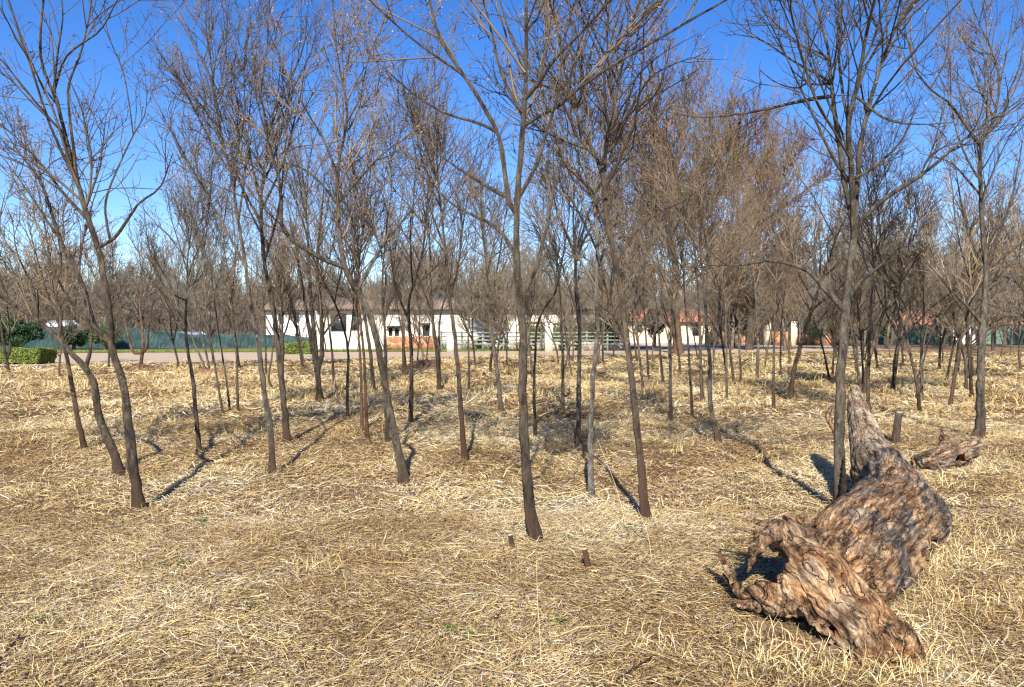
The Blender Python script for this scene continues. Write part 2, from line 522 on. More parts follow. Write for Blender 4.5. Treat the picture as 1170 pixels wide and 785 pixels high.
def make_crown(rng, limbs, nL1, nL2, nL3, nL4, H, up=0.10, tmin=0.35, tw=1.0, lscale=1.0, rtip=0.0018):
    """limbs: list of (P,R). returns levels of (P,R,S)"""
    Ps, Rs = zip(*[resample(p, r, 12) for p, r in limbs])
    P0 = np.stack(Ps); R0 = np.stack(Rs)
    lev = []
    L1 = grow(rng, P0, R0, nL1, tmin, 0.97, 0.62, 0.5 * lscale, 0.5, 2.6, up, 0.08, 9, 0.62, rtip, 0.0075 * tw)
    lev.append((L1[0], L1[1], 5))
    A, B = L1
    P1 = np.concatenate([A, np.stack([resample(p, r, 9)[0] for p, r in zip(P0, R0)])]); R1 = np.concatenate([B, np.stack([resample(p, r, 9)[1] for p, r in zip(P0, R0)])])
    L2 = grow(rng, P1, R1, nL2, 0.15, 1.0, 0.64, 0.5, 0.25, 1.6 * lscale, up * 0.9, 0.10, 7, 0.6, rtip, 0.0062 * tw)
    lev.append((L2[0], L2[1], 4))
    P2 = np.concatenate([np.stack([resample(p, r, 7)[0] for p, r in zip(A, B)]), L2[0]]); R2 = np.concatenate([np.stack([resample(p, r, 7)[1] for p, r in zip(A, B)]), L2[1]])
    L3 = grow(rng, P2, R2, nL3, 0.1, 1.0, 0.70, 0.5, 0.14, 0.8 * max(1, lscale), up * 0.8, 0.13, 5, 0.6, rtip * 0.9, 0.0055 * tw)
    lev.append((L3[0], L3[1], 3))
    if nL4:
        L4 = grow(rng, L3[0], L3[1], nL4, 0.1, 1.0, 0.8, 0.5, 0.06, 0.3, up * 0.6, 0.16, 4, 0.6, rtip * 0.75, 0.005 * tw)
        lev.append((L4[0], L4[1], 3))
    return lev

def crown_mesh(lev, base, mat, parent, name='crown'):
    parts = [tubes(p - base, r, s) for p, r, s in lev]
    V, Q = merge(parts)
    return np_mesh(name, V, Q, mat, parent, smooth=True)

def trunk_mesh(P, Rr, base, mat, parent, S=12, name='trunk', rng=None, K=None):
    K = K or max(10, int(plen(P) / 0.09))
    P, Rr = resample(P, Rr, K)
    if rng is not None:
        P = P + rng.normal(size=P.shape) * (Rr[:, None] * 0.10)
        Rr = Rr * (1 + rng.normal(size=Rr.shape) * 0.055)
    V, Q = tubes(P[None] - base, Rr[None], S)
    V = V.reshape(1, K, S, 3)
    V = V.reshape(-1, 3)
    return np_mesh(name, V, Q, mat, parent, smooth=True)

ALL_BASES = []

def traced_tree(label, pts, w, limbs=(), bark='brown', twig='brown', H=6.6, dens=1.0, leaves=0, group=None, seed=0, depthwob=0.25, fork=0, name='bare_tree', tmin=0.35, up=0.10, lscale=1.0, base=None, top_r=0.25):
    rng = np.random.default_rng(1000 + seed)
    b = G(*pts[0]) if base is None else base
    d0 = b[1]
    ALL_BASES.append((b[0], b[1]))
    H = H * (0.94 if d0 < 7.6 else 0.76)
    wob = np.cumsum(rng.normal(size=len(pts)) * depthwob * 0.35); wob[0] = 0
    P = np.array([b] + [W(px, py, d0 + o) for (px, py), o in zip(pts[1:], wob[1:])])
    P = catmull(P, 40)
    r0 = w / F * d0 / 2 * (0.86 if d0 < 9 else 0.76)
    P = extend(rng, P, H)
    P = P.copy()
    n = len(P); t = np.linspace(0, 1, n)
    Rr = r0 * ((1 - t) ** 1.05 * 0.86 + 0.08 * np.exp(-t * 14) + 0.28 * np.exp(-t * 55)) + 0.004
    z = P[:, 2] - b[2]
    Rr = Rr * (1 + 0.22 * np.exp(-np.maximum(z, 0) / 0.05))
    P = np.vstack([P[0] - (P[2] - P[0]) / np.linalg.norm(P[2] - P[0]) * 0.12, P]); Rr = np.concatenate([[Rr[0] * 1.15], Rr])
    root = thing(name, label, 'tree', b, group)
    trunk_mesh(P, Rr, b, M_BARK[bark], root, 12, rng=rng)
    polys = [(P[6:], Rr[6:])]
    for li, lb in enumerate(limbs):
        lw = None
        if isinstance(lb, dict): lw = lb['w']; lb = lb['p']
        best = None
        for Pp, Rp in polys:
            px, py = proj(Pp)
            dd = np.hypot(px - lb[0][0], py - lb[0][1]); k = int(dd.argmin())
            if best is None or dd[k] < best[0]: best = (dd[k], Pp[k], Rp[k])
        a, ra = best[1], best[2]
        slope = rng.uniform(-0.45, 0.45)
        Lp = [a]; acc = 0; prev = a
        for (px, py) in lb[1:]:
            q = W(px, py, a[1]); acc += np.linalg.norm(q - prev); prev = q
            Lp.append(W(px, py, a[1] + slope * acc))
        Lp = catmull(Lp, 26)
        if lb[-1][1] < 25: Lp = extend(rng, Lp, min(H, Lp[-1][2] + 1.4))
        rr = (lw / F * d0 / 2) if lw else ra * 0.6
        rr = min(rr, ra * 0.9)
        tt = np.linspace(0, 1, len(Lp))
        Rl = rr * (1 - tt) ** 0.95 + 0.003
        trunk_mesh(Lp, Rl, b, M_BARK[bark], root, 9, name='limb', rng=rng)
        polys.append((Lp[2:], Rl[2:]))
    if fork:
        # unseen branching: ascending limbs round the trunk
        c, cr = grow(rng, np.stack([resample(P, Rr, 20)[0]]), np.stack([resample(P, Rr, 20)[1]]), fork, tmin, 0.8, 0.50, 0.60, 1.0, 2.5, 0.08, 0.05, 12, 0.72, 0.0025, 0.011)
        for k in range(fork):
            trunk_mesh(c[k], cr[k], b, M_BARK[bark], root, 7, name='limb', K=16)
            polys.append((c[k], cr[k]))
    s = dens
    lim = [(polys[0][0][int(len(polys[0][0]) * tmin):], polys[0][1][int(len(polys[0][1]) * tmin):])] + polys[1:]
    lev = make_crown(rng, lim, int(30 * s), int(165 * s), int(620 * s), int(650 * s), H, tmin=0.05, up=up, lscale=lscale)
    cr = crown_mesh(lev, b, M_TWIG[twig], root)
    if True:
        V, Q, v = leafquads(rng, lev[2][0], int(700 * s) + leaves * 2, 0.0075 + 0.0006 * min(d0, 16))
        np_mesh('leaves', V - b, Q, M_LEAF, cr, attr={'v': v})
    return root

# --- near and middle trees, each its own
TREES = [
 dict(label='dark forking tree at far left foreground, its near-upright trunk crossed by a leaning one', w=13.5,
  pts=[(159,582),(151,525),(143,451),(137,427),(128,398),(126,362),(120,325),(113,285),(101,252),(88,206),(76,160),(63,111),(48,76),(46,38),(50,0)],
  limbs=[dict(w=8,p=[(124,398),(108,375),(94,325),(76,295),(58,240),(45,205),(23,176),(0,141)]),
   [(94,325),(84,300),(61,263),(23,206),(0,176)],
   [(88,206),(80,137),(78,99),(92,61),(101,23),(105,0)],
   [(63,111),(73,69),(90,52),(115,34),(134,0)],
   [(128,285),(132,271),(158,233),(183,214),(197,176)],
   [(128,275),(120,237),(130,202),(153,153),(166,130),(168,99)],
   [(153,153),(147,115),(141,84),(124,42),(112,20)],
   [(101,252),(76,225),(50,191),(19,157),(0,141)],
   [(76,160),(52,130),(30,105),(12,80),(0,60)],
   [(123,385),(100,366),(78,341),(62,310),(50,285)],
   [(88,206),(60,150),(30,60),(10,0)],
   [(63,111),(66,60),(72,20),(70,0)]],
  bark='brown', twig='dark', leaves=700, dens=1.2, H=6.0),
 dict(label='crooked trunk leaning hard to the left across the dark forking tree', w=13, depthwob=0.1,
  pts=[(136,544),(131,520),(122,500),(112,472),(108,439),(97,420),(82,404),(67,387),(45,368),(24,353),(0,338),(-30,318)],
  limbs=[[(97,418),(104,395),(103,372),(92,360)],[(67,387),(70,360),(64,330),(70,300),(62,250)],[(45,368),(38,330),(20,290),(14,250)],[(10,342),(-6,300),(0,250),(6,220)]],
  bark='brown', twig='tan', leaves=300, dens=0.6, H=4.2),
 dict(label='thin rusty-stemmed sapling just left of the crooked leaning trunk', w=8,
  pts=[(98,514),(90,484),(84,451),(79,420),(72,390),(67,357),(60,330),(57,300),(50,250),(40,200)],
  limbs=[[(67,357),(80,330),(90,300),(95,260)],[(72,375),(55,340),(44,300),(30,250)]],
  bark='red', twig='tan', leaves=250, dens=0.7, H=5.0),
 dict(label='slim straight tree right of the dark forking tree, splitting into a Y high up', w=7.5,
  pts=[(228,518),(224,476),(220,431),(214,398),(212,362),(214,330),(214,310)],
  limbs=[[(214,318),(222,295),(232,270),(240,230),(242,190)],[(213,345),(196,335),(182,318),(172,290),(165,250)],[(214,310),(205,280),(196,250),(190,215)],[(215,330),(228,318),(236,300)]],
  bark='brown', twig='grey', dens=0.9, H=5.2),
 dict(label='grey lichen-speckled tree with a slight left lean, reddish at its foot', w=8.5,
  pts=[(311,542),(309,493),(302,448),(295,393),(286,345),(281,307),(272,250),(264,200),(252,150),(240,90),(214,31)],
  limbs=[[(281,307),(262,270),(232,215),(196,150),(170,100)],[(272,250),(281,190),(285,130),(290,70)],[(264,200),(240,160),(215,110),(195,70)]],
  bark='grey', twig='brown', dens=1.2, H=6.6, fork=3),
 dict(label='taller brown tree right behind the lichen-speckled one, with many upright stems', w=10,
  pts=[(328,506),(324,455),(319,410),(314,362),(307,324),(302,300),(298,229),(303,190),(306,153),(298,110),(290,76),(285,0)],
  limbs=[[(302,300),(318,240),(325,180),(330,120),(335,50)],[(298,229),(284,170),(270,110),(262,60)],[(306,153),(322,110),(345,60),(352,10)],[(302,280),(285,240),(266,180),(246,110),(230,60)]],
  bark='brown', twig='brown', dens=1.5, H=8.3, fork=5),
 dict(label='thick dark multi-stemmed tree with reddish foot standing before the white house gable', w=10,
  pts=[(366,459),(363,430),(358,369),(355,340),(353,300),(350,240),(345,190)],
  limbs=[dict(w=7,p=[(366,455),(368,400),(366,350),(362,300),(368,240),(372,180)]),dict(w=6,p=[(363,425),(352,370),(344,320),(336,270),(325,220)]),[(358,350),(372,310),(384,260),(392,200)],[(353,310),(338,280),(326,240)]],
  bark='dark', twig='brown', dens=1.5, H=8.0, fork=4),
 dict(label='slender orange-footed tree between the multi-stemmed tree and the big leaning one', w=4.5,
  pts=[(382,443),(379,400),(374,360),(368,330),(366,290),(360,240)], bark='red', twig='grey', dens=0.7, H=6.0, fork=3),
 dict(label='thin forked tree whose two dark stems join low, left of the leaning grey trunk', w=5,
  pts=[(397,478),(397,440),(398,405),(394,380),(384,350),(372,325),(360,300),(352,260)],
  limbs=[[(398,400),(402,370),(404,340),(402,300),(408,250)]],
  bark='dark', twig='brown', dens=0.8, H=6.4, fork=2),
 dict(label='rust-coloured thin stem, left one of the close pair beside the leaning grey trunk', w=5,
  pts=[(414,494),(413,450),(411,400),(408,360),(407,310),(412,250)], bark='rust', twig='brown', dens=0.6, H=6.0, fork=2),
 dict(label='rust-coloured thin stem, right one of the close pair, knobbly near the ground', w=5.5,
  pts=[(420,502),(418,460),(416,410),(411,360),(408,330),(414,270),(420,220)], bark='rust', twig='brown', dens=0.6, H=6.0, fork=2),
 dict(label='brown tree curving away behind the leaning grey trunk', w=7,
  pts=[(427,448),(424,410),(418,370),(413,340),(408,300),(400,250),(392,190)], bark='brown', twig='brown', dens=0.9, H=7.2, fork=4),
 dict(label='big smooth grey-brown tree leaning left from the centre-left foreground', w=12,
  pts=[(463,553),(453,506),(444,462),(436,417),(425,365),(412,338),(396,312),(390,285),(386,240),(386,191),(392,160),(397,138),(393,100),(385,60),(380,0)],
  limbs=[dict(w=5,p=[(396,312),(378,300),(350,285),(323,262),(322,230),(315,190),(300,140),(290,100)]),
   [(393,240),(410,205),(437,176),(460,160),(483,141)],[(386,200),(370,160),(352,130),(325,80),(310,40)],
   [(397,138),(412,110),(420,70),(440,20)],[(412,338),(425,300),(445,270),(470,240),(492,200)],[(386,230),(362,205),(340,190),(300,180)]],
  bark='grey', twig='brown', dens=1.3, H=6.4, leaves=200),
 dict(label='thin tree close against the right of the leaning grey trunk', w=6,
  pts=[(443,506),(441,460),(441,430),(440,380),(437,340),(438,300),(444,240)], bark='brown', twig='grey', dens=0.7, H=6.0, fork=3),
 dict(label='dark tree forking like a Y, right of the big leaning grey trunk', w=7,
  pts=[(469,484),(470,440),(470,400),(467,362),(468,340),(476,315),(484,280),(488,230)],
  limbs=[[(467,364),(458,345),(450,320),(446,280),(440,240)]], bark='dark', twig='brown', dens=0.9, H=6.8, fork=3),
 dict(label='dark slim tree casting a long shadow, in front of the rubble wall end', w=6.5,
  pts=[(502,447),(499,400),(494,360),(492,320),(490,270),(484,210)], bark='dark', twig='brown', dens=0.9, H=7.6, fork=4),
 dict(label='thin stem standing right beside the slim tree in front of the rubble wall end', w=4,
  pts=[(503,440),(502,400),(502,370),(507,345),(514,320),(518,280)], bark='dark', twig='brown', dens=0.5, H=6.6, fork=2),
 dict(label='slim brown tree with an even red foot, next left of the central tree', w=7.5,
  pts=[(532,530),(529,500),(526,460),(523,420),(519,378),(513,339),(510,300),(505,250),(500,200),(498,140)],
  limbs=[[(513,339),(524,300),(530,250),(540,200)],[(508,280),(492,240),(480,200),(470,150)]], bark='red', twig='brown', dens=1.0, H=6.0, fork=2),
 dict(label='grey-brown slim tree between the red-footed tree and the central one', w=7.5,
  pts=[(573,472),(570,440),(566,410),(561,382),(558,350),(556,310),(552,260),(548,200)], bark='grey', twig='grey', dens=0.9, H=6.8, fork=4),
 dict(label='tallest central foreground tree, dark knotted trunk rising out of the frame', w=14.5,
  pts=[(612,618),(605,580),(602,545),(599,500),(597,438),(598,386),(595,348),(591,300),(590,248),(594,191),(598,134),(601,76),(601,0)],
  limbs=[dict(w=5.5,p=[(590,250),(582,232),(575,183),(569,153),(544,107),(521,73),(502,42),(491,0)]),
   [(528,83),(495,62),(468,42),(422,0)],
   dict(w=5,p=[(600,118),(615,95),(632,69),(663,38),(697,0)]),
   [(601,70),(586,48),(571,0)],[(598,134),(585,110),(572,80),(560,30),(552,0)],
   [(597,150),(612,135),(640,120),(662,100),(700,75),(760,40),(826,2)],
   [(592,290),(570,262),(545,248),(515,232),(490,205)],[(592,225),(612,190),(625,150),(640,95),(640,40)],
   [(569,153),(545,140),(510,130),(470,105),(430,70)],[(601,40),(615,20),(622,0)],[(595,345),(612,310),(622,270),(632,220),(632,170)],[(582,232),(560,215),(520,190),(480,160)]],
  bark='brown', twig='brown', dens=1.3, H=6.3, leaves=900),
 dict(label='thin dark tree with a right-hand fork directly behind the central tree', w=5,
  pts=[(612,501),(610,443),(612,400),(613,375),(622,352),(634,335),(642,300),(650,250)], bark='dark', twig='brown', dens=0.7, H=6.2, fork=2),
 dict(label='short brown tree right of the central tree with a small side shoot near its foot', w=6,
  pts=[(643,473),(643,440),(643,404),(641,370),(640,340),(636,290)],
  limbs=[[(644,462),(649,452),(651,440)]], bark='brown', twig='grey', dens=0.8, H=6.2, fork=3),
 dict(label='grey tree with a swollen dark foot, left of the whitish one', w=8.5,
  pts=[(661,516),(661,480),(661,450),(662,408),(662,365),(658,320),(657,290),(655,240),(660,190)],
  limbs=[[(657,290),(640,250),(628,210),(615,160)],[(658,300),(672,265),(690,240),(712,215)]],
  bark='grey', twig='grey', dens=1.0, H=6.2, fork=3),
 dict(label='whitish lichen-covered straight tree left of the red-footed leaning tree', w=8,
  pts=[(676,570),(675,530),(675,490),(678,430),(682,390),(683,365),(681,345),(682,310),(682,260),(674,210),(664,160)],
  limbs=[[(682,310),(694,275),(705,250),(708,200)],[(682,285),(665,250),(650,225),(630,200)],[(676,215),(690,180),(700,150)]],
  bark='pale', twig='tan', dens=1.0, H=5.4, leaves=500, fork=1),
 dict(label='red-footed grey tree leaning left, right of centre in the foreground', w=11.5,
  pts=[(738,593),(735,560),(731,516),(725,460),(718,404),(712,352),(705,310),(701,290),(691,229),(691,183),(695,150),(705,103),(716,53),(731,0)],
  limbs=[dict(w=6,p=[(691,200),(680,175),(667,153),(651,103),(640,50),(628,0)]),
   dict(w=6,p=[(693,180),(706,160),(720,126),(735,100),(750,83),(790,65)]),
   [(705,103),(690,60),(672,25),(660,0)],[(699,275),(683,240),(672,215),(640,185)],
   [(703,300),(722,270),(750,245),(785,228)],[(651,103),(655,70),(670,30),(680,0)],[(716,53),(745,30),(762,0)],[(697,150),(700,110),(694,60),(696,0)],[(691,200),(712,180),(740,150),(762,120)]],
  bark='red', twig='brown', dens=1.15, H=5.8, leaves=900),
 dict(label='grey sapling behind the red-footed leaning tree, thin shadow at its foot', w=6,
  pts=[(767,481),(766,440),(766,398),(768,350),(765,300)], bark='grey', twig='tan', dens=0.8, H=6.8, fork=3),
 dict(label='pale bent tree right of centre whose foot hooks to the right', w=8,
  pts=[(822,507),(817,490),(812,465),(811,435),(811,412),(808,380),(806,350),(803,314),(800,270),(806,230),(812,190)],
  limbs=[[(802,300),(786,260),(770,230),(755,190)],[(806,340),(826,300),(840,270),(860,235)]],
  bark='grey', twig='brown', dens=1.1, H=6.6, fork=3),
 dict(label='orange-footed dark stem between the grey sapling and the pale bent tree', w=4.5,
  pts=[(791,479),(790,450),(788,425),(786,390),(783,350),(780,300)], bark='red', twig='brown', dens=0.7, H=6.6, fork=3),
 dict(label='thicker brown stem just left of the pale bent tree, further back', w=6.5,
  pts=[(803,461),(801,430),(800,395),(799,360),(796,310),(790,250)], bark='brown', twig='brown', dens=1.0, H=7.4, fork=4),
 dict(label='straight grey post-like stem right of the pale bent tree', w=4.5,
  pts=[(830,457),(830,430),(830,400),(829,370),(832,330)], bark='grey', twig='tan', dens=0.7, H=6.6, fork=3),
 dict(label='straight dark stem with red foot standing alone in the middle right', w=4.8,
  pts=[(884,468),(884,440),(884,412),(885,370),(886,330),(890,280)], bark='red', twig='brown', dens=0.8, H=6.6, fork=3),
 dict(label='grey stem half way back, left of the dark red-footed one', w=5.5,
  pts=[(865,434),(866,400),(865,370),(863,330),(858,280)], bark='grey', twig='tan', dens=1.0, H=8.2, fork=4),
 dict(label='short dark stem just right of the dark red-footed one', w=3.6,
  pts=[(892,430),(892,400),(893,370),(897,330)], bark='dark', twig='brown', dens=0.7, H=7.0, fork=3),
 dict(label='slim curved tree leaning left behind the red-footed leaning tree', w=4.2,
  pts=[(735,446),(731,410),(727,370),(720,330),(714,290)], bark='grey', twig='grey', dens=0.8, H=7.4, fork=3),
 dict(label='thin black stem in front of the pale house driveway', w=3.4,
  pts=[(741,433),(739,400),(737,370),(735,330),(738,290)], bark='dark', twig='brown', dens=0.7, H=7.6, fork=3),
 dict(label='dark stem leaning left in front of the round evergreen', w=4,
  pts=[(758,438),(755,410),(753,385),(750,350),(744,310)], bark='dark', twig='brown', dens=0.8, H=7.6, fork=3),
 dict(label='stout tree beside the fallen log, its long low limb reaching far to the left', w=16.5,
  pts=[(961,583),(959,545),(959,500),(960,449),(962,400),(966,355),(971,315),(974,285),(976,267),(972,240),(966,214),(957,153),(950,100),(945,50),(930,0)],
  limbs=[dict(w=10,p=[(976,268),(974,225),(972,183),(969,145),(980,95),(990,38),(999,0)]),
   dict(w=8,p=[(975,262),(980,200),(984,160),(999,99),(1022,34),(1045,0)]),
   dict(w=6,p=[(952,112),(930,113),(904,118),(875,125),(846,130),(800,134),(770,130)]),
   [(948,90),(930,82),(911,73),(885,55),(858,38),(842,25)],[(930,82),(915,100),(888,95),(868,80)],
   dict(w=6,p=[(976,275),(984,252),(1018,222),(1060,195),(1100,160),(1170,111)]),
   dict(w=7,p=[(964,362),(955,343),(941,329),(920,307),(880,298),(845,303),(812,303)]),
   [(964,345),(985,320),(1010,300),(1022,285)],[(1010,300),(1025,290),(1040,300)],
   [(957,153),(935,120),(918,70),(905,20),(900,0)],[(969,145),(962,100),(958,50),(962,0)],
   [(982,110),(1010,135),(1045,142),(1090,140)],[(1022,34),(1040,50),(1045,75),(1060,90)],[(941,329),(930,300),(934,260)],[(972,205),(1000,190),(1030,160),(1048,120)],
   [(950,100),(925,95),(905,80)]],
  bark='grey', twig='dark', dens=1.15, H=5.9, leaves=250),
 dict(label='sturdy grey tree near the right edge, its wide limbs curving up', w=13.5,
  pts=[(1118,501),(1120,470),(1120,433),(1123,372),(1127,311),(1125,290),(1121,229),(1121,164),(1133,145),(1142,95),(1133,57),(1120,30),(1108,0)],
  limbs=[dict(w=8,p=[(1121,168),(1112,155),(1102,141),(1085,118),(1064,103),(1052,88),(1045,76),(1034,31),(1030,0)]),
   dict(w=7,p=[(1131,150),(1145,135),(1152,107),(1165,75),(1172,30)]),[(1125,300),(1140,270),(1155,230),(1165,180),(1170,150)],
   [(1127,311),(1145,305),(1165,300),(1185,292)],[(1142,95),(1150,60),(1160,0)],[(1121,229),(1105,205),(1085,185),(1050,175)],[(1064,103),(1080,70),(1085,30),(1082,0)],[(1123,372),(1100,345),(1085,330),(1060,300)],[(1125,300),(1108,270),(1098,230),(1090,180)],[(1133,57),(1118,60),(1100,45),(1090,20)]],
  bark='grey', twig='brown', dens=1.6, H=7.2, leaves=300, fork=1),
 dict(label='thin dark companion stem tight against the left of the sturdy right-edge tree', w=5.5,
  pts=[(1110,455),(1109,430),(1107,400),(1105,372),(1107,350),(1114,325),(1118,290)], bark='dark', twig='dark', dens=0.7, H=7, fork=3),
 dict(label='crooked thin tree leaning left behind the small cut stump', w=5.5,
  pts=[(1051,471),(1049,450),(1046,430),(1040,405),(1036,387),(1028,355),(1020,330),(1012,312),(1004,290)],
  limbs=[[(1047,436),(1056,410),(1062,385),(1073,366),(1088,345)]], bark='brown', twig='dark', dens=0.7, H=6.2, fork=3),
 dict(label='straight brown stem behind the top of the fallen log', w=6,
  pts=[(992,469),(992,440),(993,400),(995,356),(998,310),(996,270)], bark='brown', twig='dark', dens=0.9, H=7.0, fork=4),
 dict(label='leaning stem between the stout log-side tree and the straight brown stem', w=5.5,
  pts=[(984,459),(981,430),(976,400),(972,372),(966,345),(968,310)], bark='grey', twig='brown', dens=0.7, H=7.0, fork=3),
 dict(label='dark slanting sapling left of the stout log-side tree', w=3.6,
  pts=[(948,434),(943,410),(938,390),(929,362),(920,340)], bark='dark', twig='brown', dens=0.6, H=6.4, fork=3),
 dict(label='thin grey sapling left of centre beside two others, farthest left of the three', w=3.6,
  pts=[(255,474),(250,445),(245,415),(240,385),(236,362),(234,320)], bark='grey', twig='grey', dens=0.6, H=6, fork=3),
 dict(label='thin grey sapling in the middle of the three at left of centre', w=3.2,
  pts=[(263,470),(258,430),(252,395),(247,360),(245,341),(240,300)], bark='grey', twig='grey', dens=0.5, H=6, fork=2),
 dict(label='thin straight grey sapling, rightmost of the three at left of centre', w=3.8,
  pts=[(272,471),(271,440),(270,402),(267,380),(265,349),(268,310)], bark='grey', twig='grey', dens=0.6, H=6, fork=3),
 dict(label='slanting pale stem, left of a crossing pair before the green net fence', w=4.2,
  pts=[(236,427),(230,410),(222,392),(216,370),(208,345)], bark='grey', twig='grey', dens=0.7, H=6.6, fork=3),
 dict(label='slanting brown stem, right of a crossing pair before the green net fence', w=4,
  pts=[(240,427),(236,405),(230,385),(226,360),(222,330)], bark='brown', twig='grey', dens=0.7, H=6.6, fork=3),
 dict(label='reddish multi-stemmed tree spreading from a bright orange foot at left middle', w=5.5,
  pts=[(160,422),(163,400),(163,380),(160,350),(162,320),(158,280)],
  limbs=[dict(w=4.5,p=[(161,418),(152,402),(146,380),(138,350),(128,320)]),dict(w=4,p=[(162,416),(168,395),(170,370),(175,345),(180,310)])],
  bark='rust', twig='grey', dens=1.1, H=7.2, fork=3),
 dict(label='pair of dark stems rising together by the hedge at the left edge', w=5.5,
  pts=[(10,425),(6,405),(3,385),(-2,350),(-8,310)],
  limbs=[dict(w=4.5,p=[(11,424),(11,400),(10,370),(8,340),(12,300)])], bark='dark', twig='tan', dens=0.9, H=6.4, fork=3),
 dict(label='young tree with an orange stem standing before the clipped hedge of the white gable', w=3.8,
  pts=[(345,412),(344,392),(341,375),(335,362),(330,345)], limbs=[[(344,390),(349,370),(352,350)]], bark='rust', twig='grey', dens=0.7, H=6, fork=3),
 dict(label='thin brown stem standing left of the thick multi-stemmed tree', w=3.2,
  pts=[(304,430),(304,410),(303,385),(302,360),(300,330)], bark='dark', twig='grey', dens=0.6, H=6.4, fork=3),
 dict(label='bent little stem with a curved foot left of the multi-stemmed tree', w=3.5,
  pts=[(311,444),(307,432),(310,410),(313,385),(312,360)], bark='brown', twig='grey', dens=0.5, H=6, fork=2),
 dict(label='brown leaning tree with an orange stem before the arched niches', w=3.4,
  pts=[(484,409),(480,390),(476,372),(473,352),(470,330)], limbs=[[(477,374),(486,360),(492,345)]], bark='rust', twig='grey', dens=0.7, H=6.5, fork=3),
 dict(label='thin stem standing left of the dark Y-forked tree, before the niches', w=3.4,
  pts=[(464,424),(462,400),(459,378),(455,355),(452,330)], bark='dark', twig='grey', dens=0.6, H=6.6, fork=3),
 dict(label='thin upright stem right of the red-footed slim tree, before the slat fence', w=3.6,
  pts=[(536,447),(536,420),(535,390),(536,360),(539,330)], bark='brown', twig='grey', dens=0.7, H=7, fork=3),
]
for i, t in enumerate(TREES):
    traced_tree(seed=i, **t)

# --- a set of bare saplings to repeat through the middle of the grove and behind
def proto_tree(seed, H, r0, bark, twig, dens, lean=0.06, nf=7, name='bare_tree', tw=1.3, rtip=0.003, spread=0.72, tmin=0.16, label='x', group=None, tanfoot=None, lscale=1.0, up=0.10, bits=0):
    rng = np.random.default_rng(5000 + seed)
    n = 30
    p = np.zeros(3); d = np.array([rng.normal() * lean, rng.normal() * lean, 1.0]); pts = [p.copy()]
    for k in range(n):
        d = d + rng.normal(size=3) * 0.05; d[2] += 0.05; d /= np.linalg.norm(d)
        p = p + d * H * 0.9 / n; pts.append(p.copy())
    P = np.array(pts); t = np.linspace(0, 1, n + 1)
    Rr = r0 * (1 - t) ** 0.8 + 0.004
    Rr[0] *= 1.4
    P = np.vstack([P[0] - [0, 0, 0.2], P]); Rr = np.concatenate([[Rr[0]], Rr])
    root = thing(name, label, 'tree', (0, 0, 0), group)
    b = np.zeros(3)
    P20 = resample(P, Rr, 20)
    c, cr = grow(rng, P20[0][None], P20[1][None], nf, tmin, 0.75, spread, 0.62, H * 0.22, H * 0.45, 0.08, 0.07, 12, 0.75, 0.003, 0.012)
    parts = [tubes(resample(P, Rr, 26)[0][None], resample(P, Rr, 26)[1][None], 8), tubes(c, cr, 6)]
    V, Q = merge(parts)
    np_mesh('trunk', V, Q, M_BARK[bark], root, smooth=True)
    lim = [(P[12:], Rr[12:])] + [(c[k], cr[k]) for k in range(nf)]
    lev = make_crown(rng, lim, int(36 * dens), int(210 * dens), int(950 * dens), 0, H, tmin=0.05, tw=tw, lscale=H / 6.5 * lscale, rtip=rtip, up=up)
    lev = [(a, r, 3) for a, r, s in lev]
    cr = crown_mesh(lev, b, M_TWIG[twig], root)
    if bits:
        V, Q, v = leafquads(rng, lev[2][0], bits, 0.045 if H > 10 else 0.02)
        np_mesh('leaves', V, Q, M_LEAF, root, attr={'v': v * 0.75})
    return root

PLACED = []
def place(proto, loc, rz, sc, label, group, first):
    if first:
        o = proto
    else:
        o = proto.copy(); COL.objects.link(o)
        for ch in list(proto.children):
            c = ch.copy(); COL.objects.link(c); c.parent = o
    o.location = loc; o.rotation_euler = (0, 0, rz); o.scale = (sc[0], sc[0], sc[1])
    o['label'] = label; o['group'] = group
    PLACED.append((o, proto.name, loc[0], loc[1]))
    return o

rng = np.random.default_rng(77)
GROVE = [proto_tree(s, 5.5, 0.036 + 0.006 * (s % 3), bk, tg, 0.9, bits=900) for s, (bk, tg) in enumerate([('brown', 'grey'), ('dark', 'grey'), ('red', 'far'), ('grey', 'tan'), ('brown', 'tan'), ('dark', 'far'), ('red', 'tan'), ('grey', 'grey')])]
FARS = [proto_tree(20 + s, 8.0, 0.09, bk, 'far', 1.15, tw=2.2, rtip=0.008, nf=7) for s, bk in enumerate(['brown', 'grey', 'dark', 'brown', 'grey'])]
used = set()
def put(protos, k, x, y, sc, label, group, rz=None):
    f = id(protos[k]) not in used and not used.add(id(protos[k]))
    return place(protos[k], (x, y, hz(x, y)), rng.uniform(0, 6.28) if rz is None else rz, sc, label, group, f)

def zone(px):
    if px < 320: return ('bare sapling in the sparse left part of the grove, well behind the front trees', 'saplings in the sparse left part of the grove')
    if px < 520: return ('bare sapling half way back, seen against the long white house wall', 'saplings seen against the white house wall')
    if px < 730: return ('bare sapling half way back, seen against the slatted fence and green hedge', 'saplings seen against the slatted fence')
    if px < 960: return ('bare sapling in the thick stand in front of the orange rubble wall', 'saplings in front of the orange rubble wall')
    return ('bare sapling in the stand on the right, in front of the green net fence', 'saplings in front of the right-hand net fence')

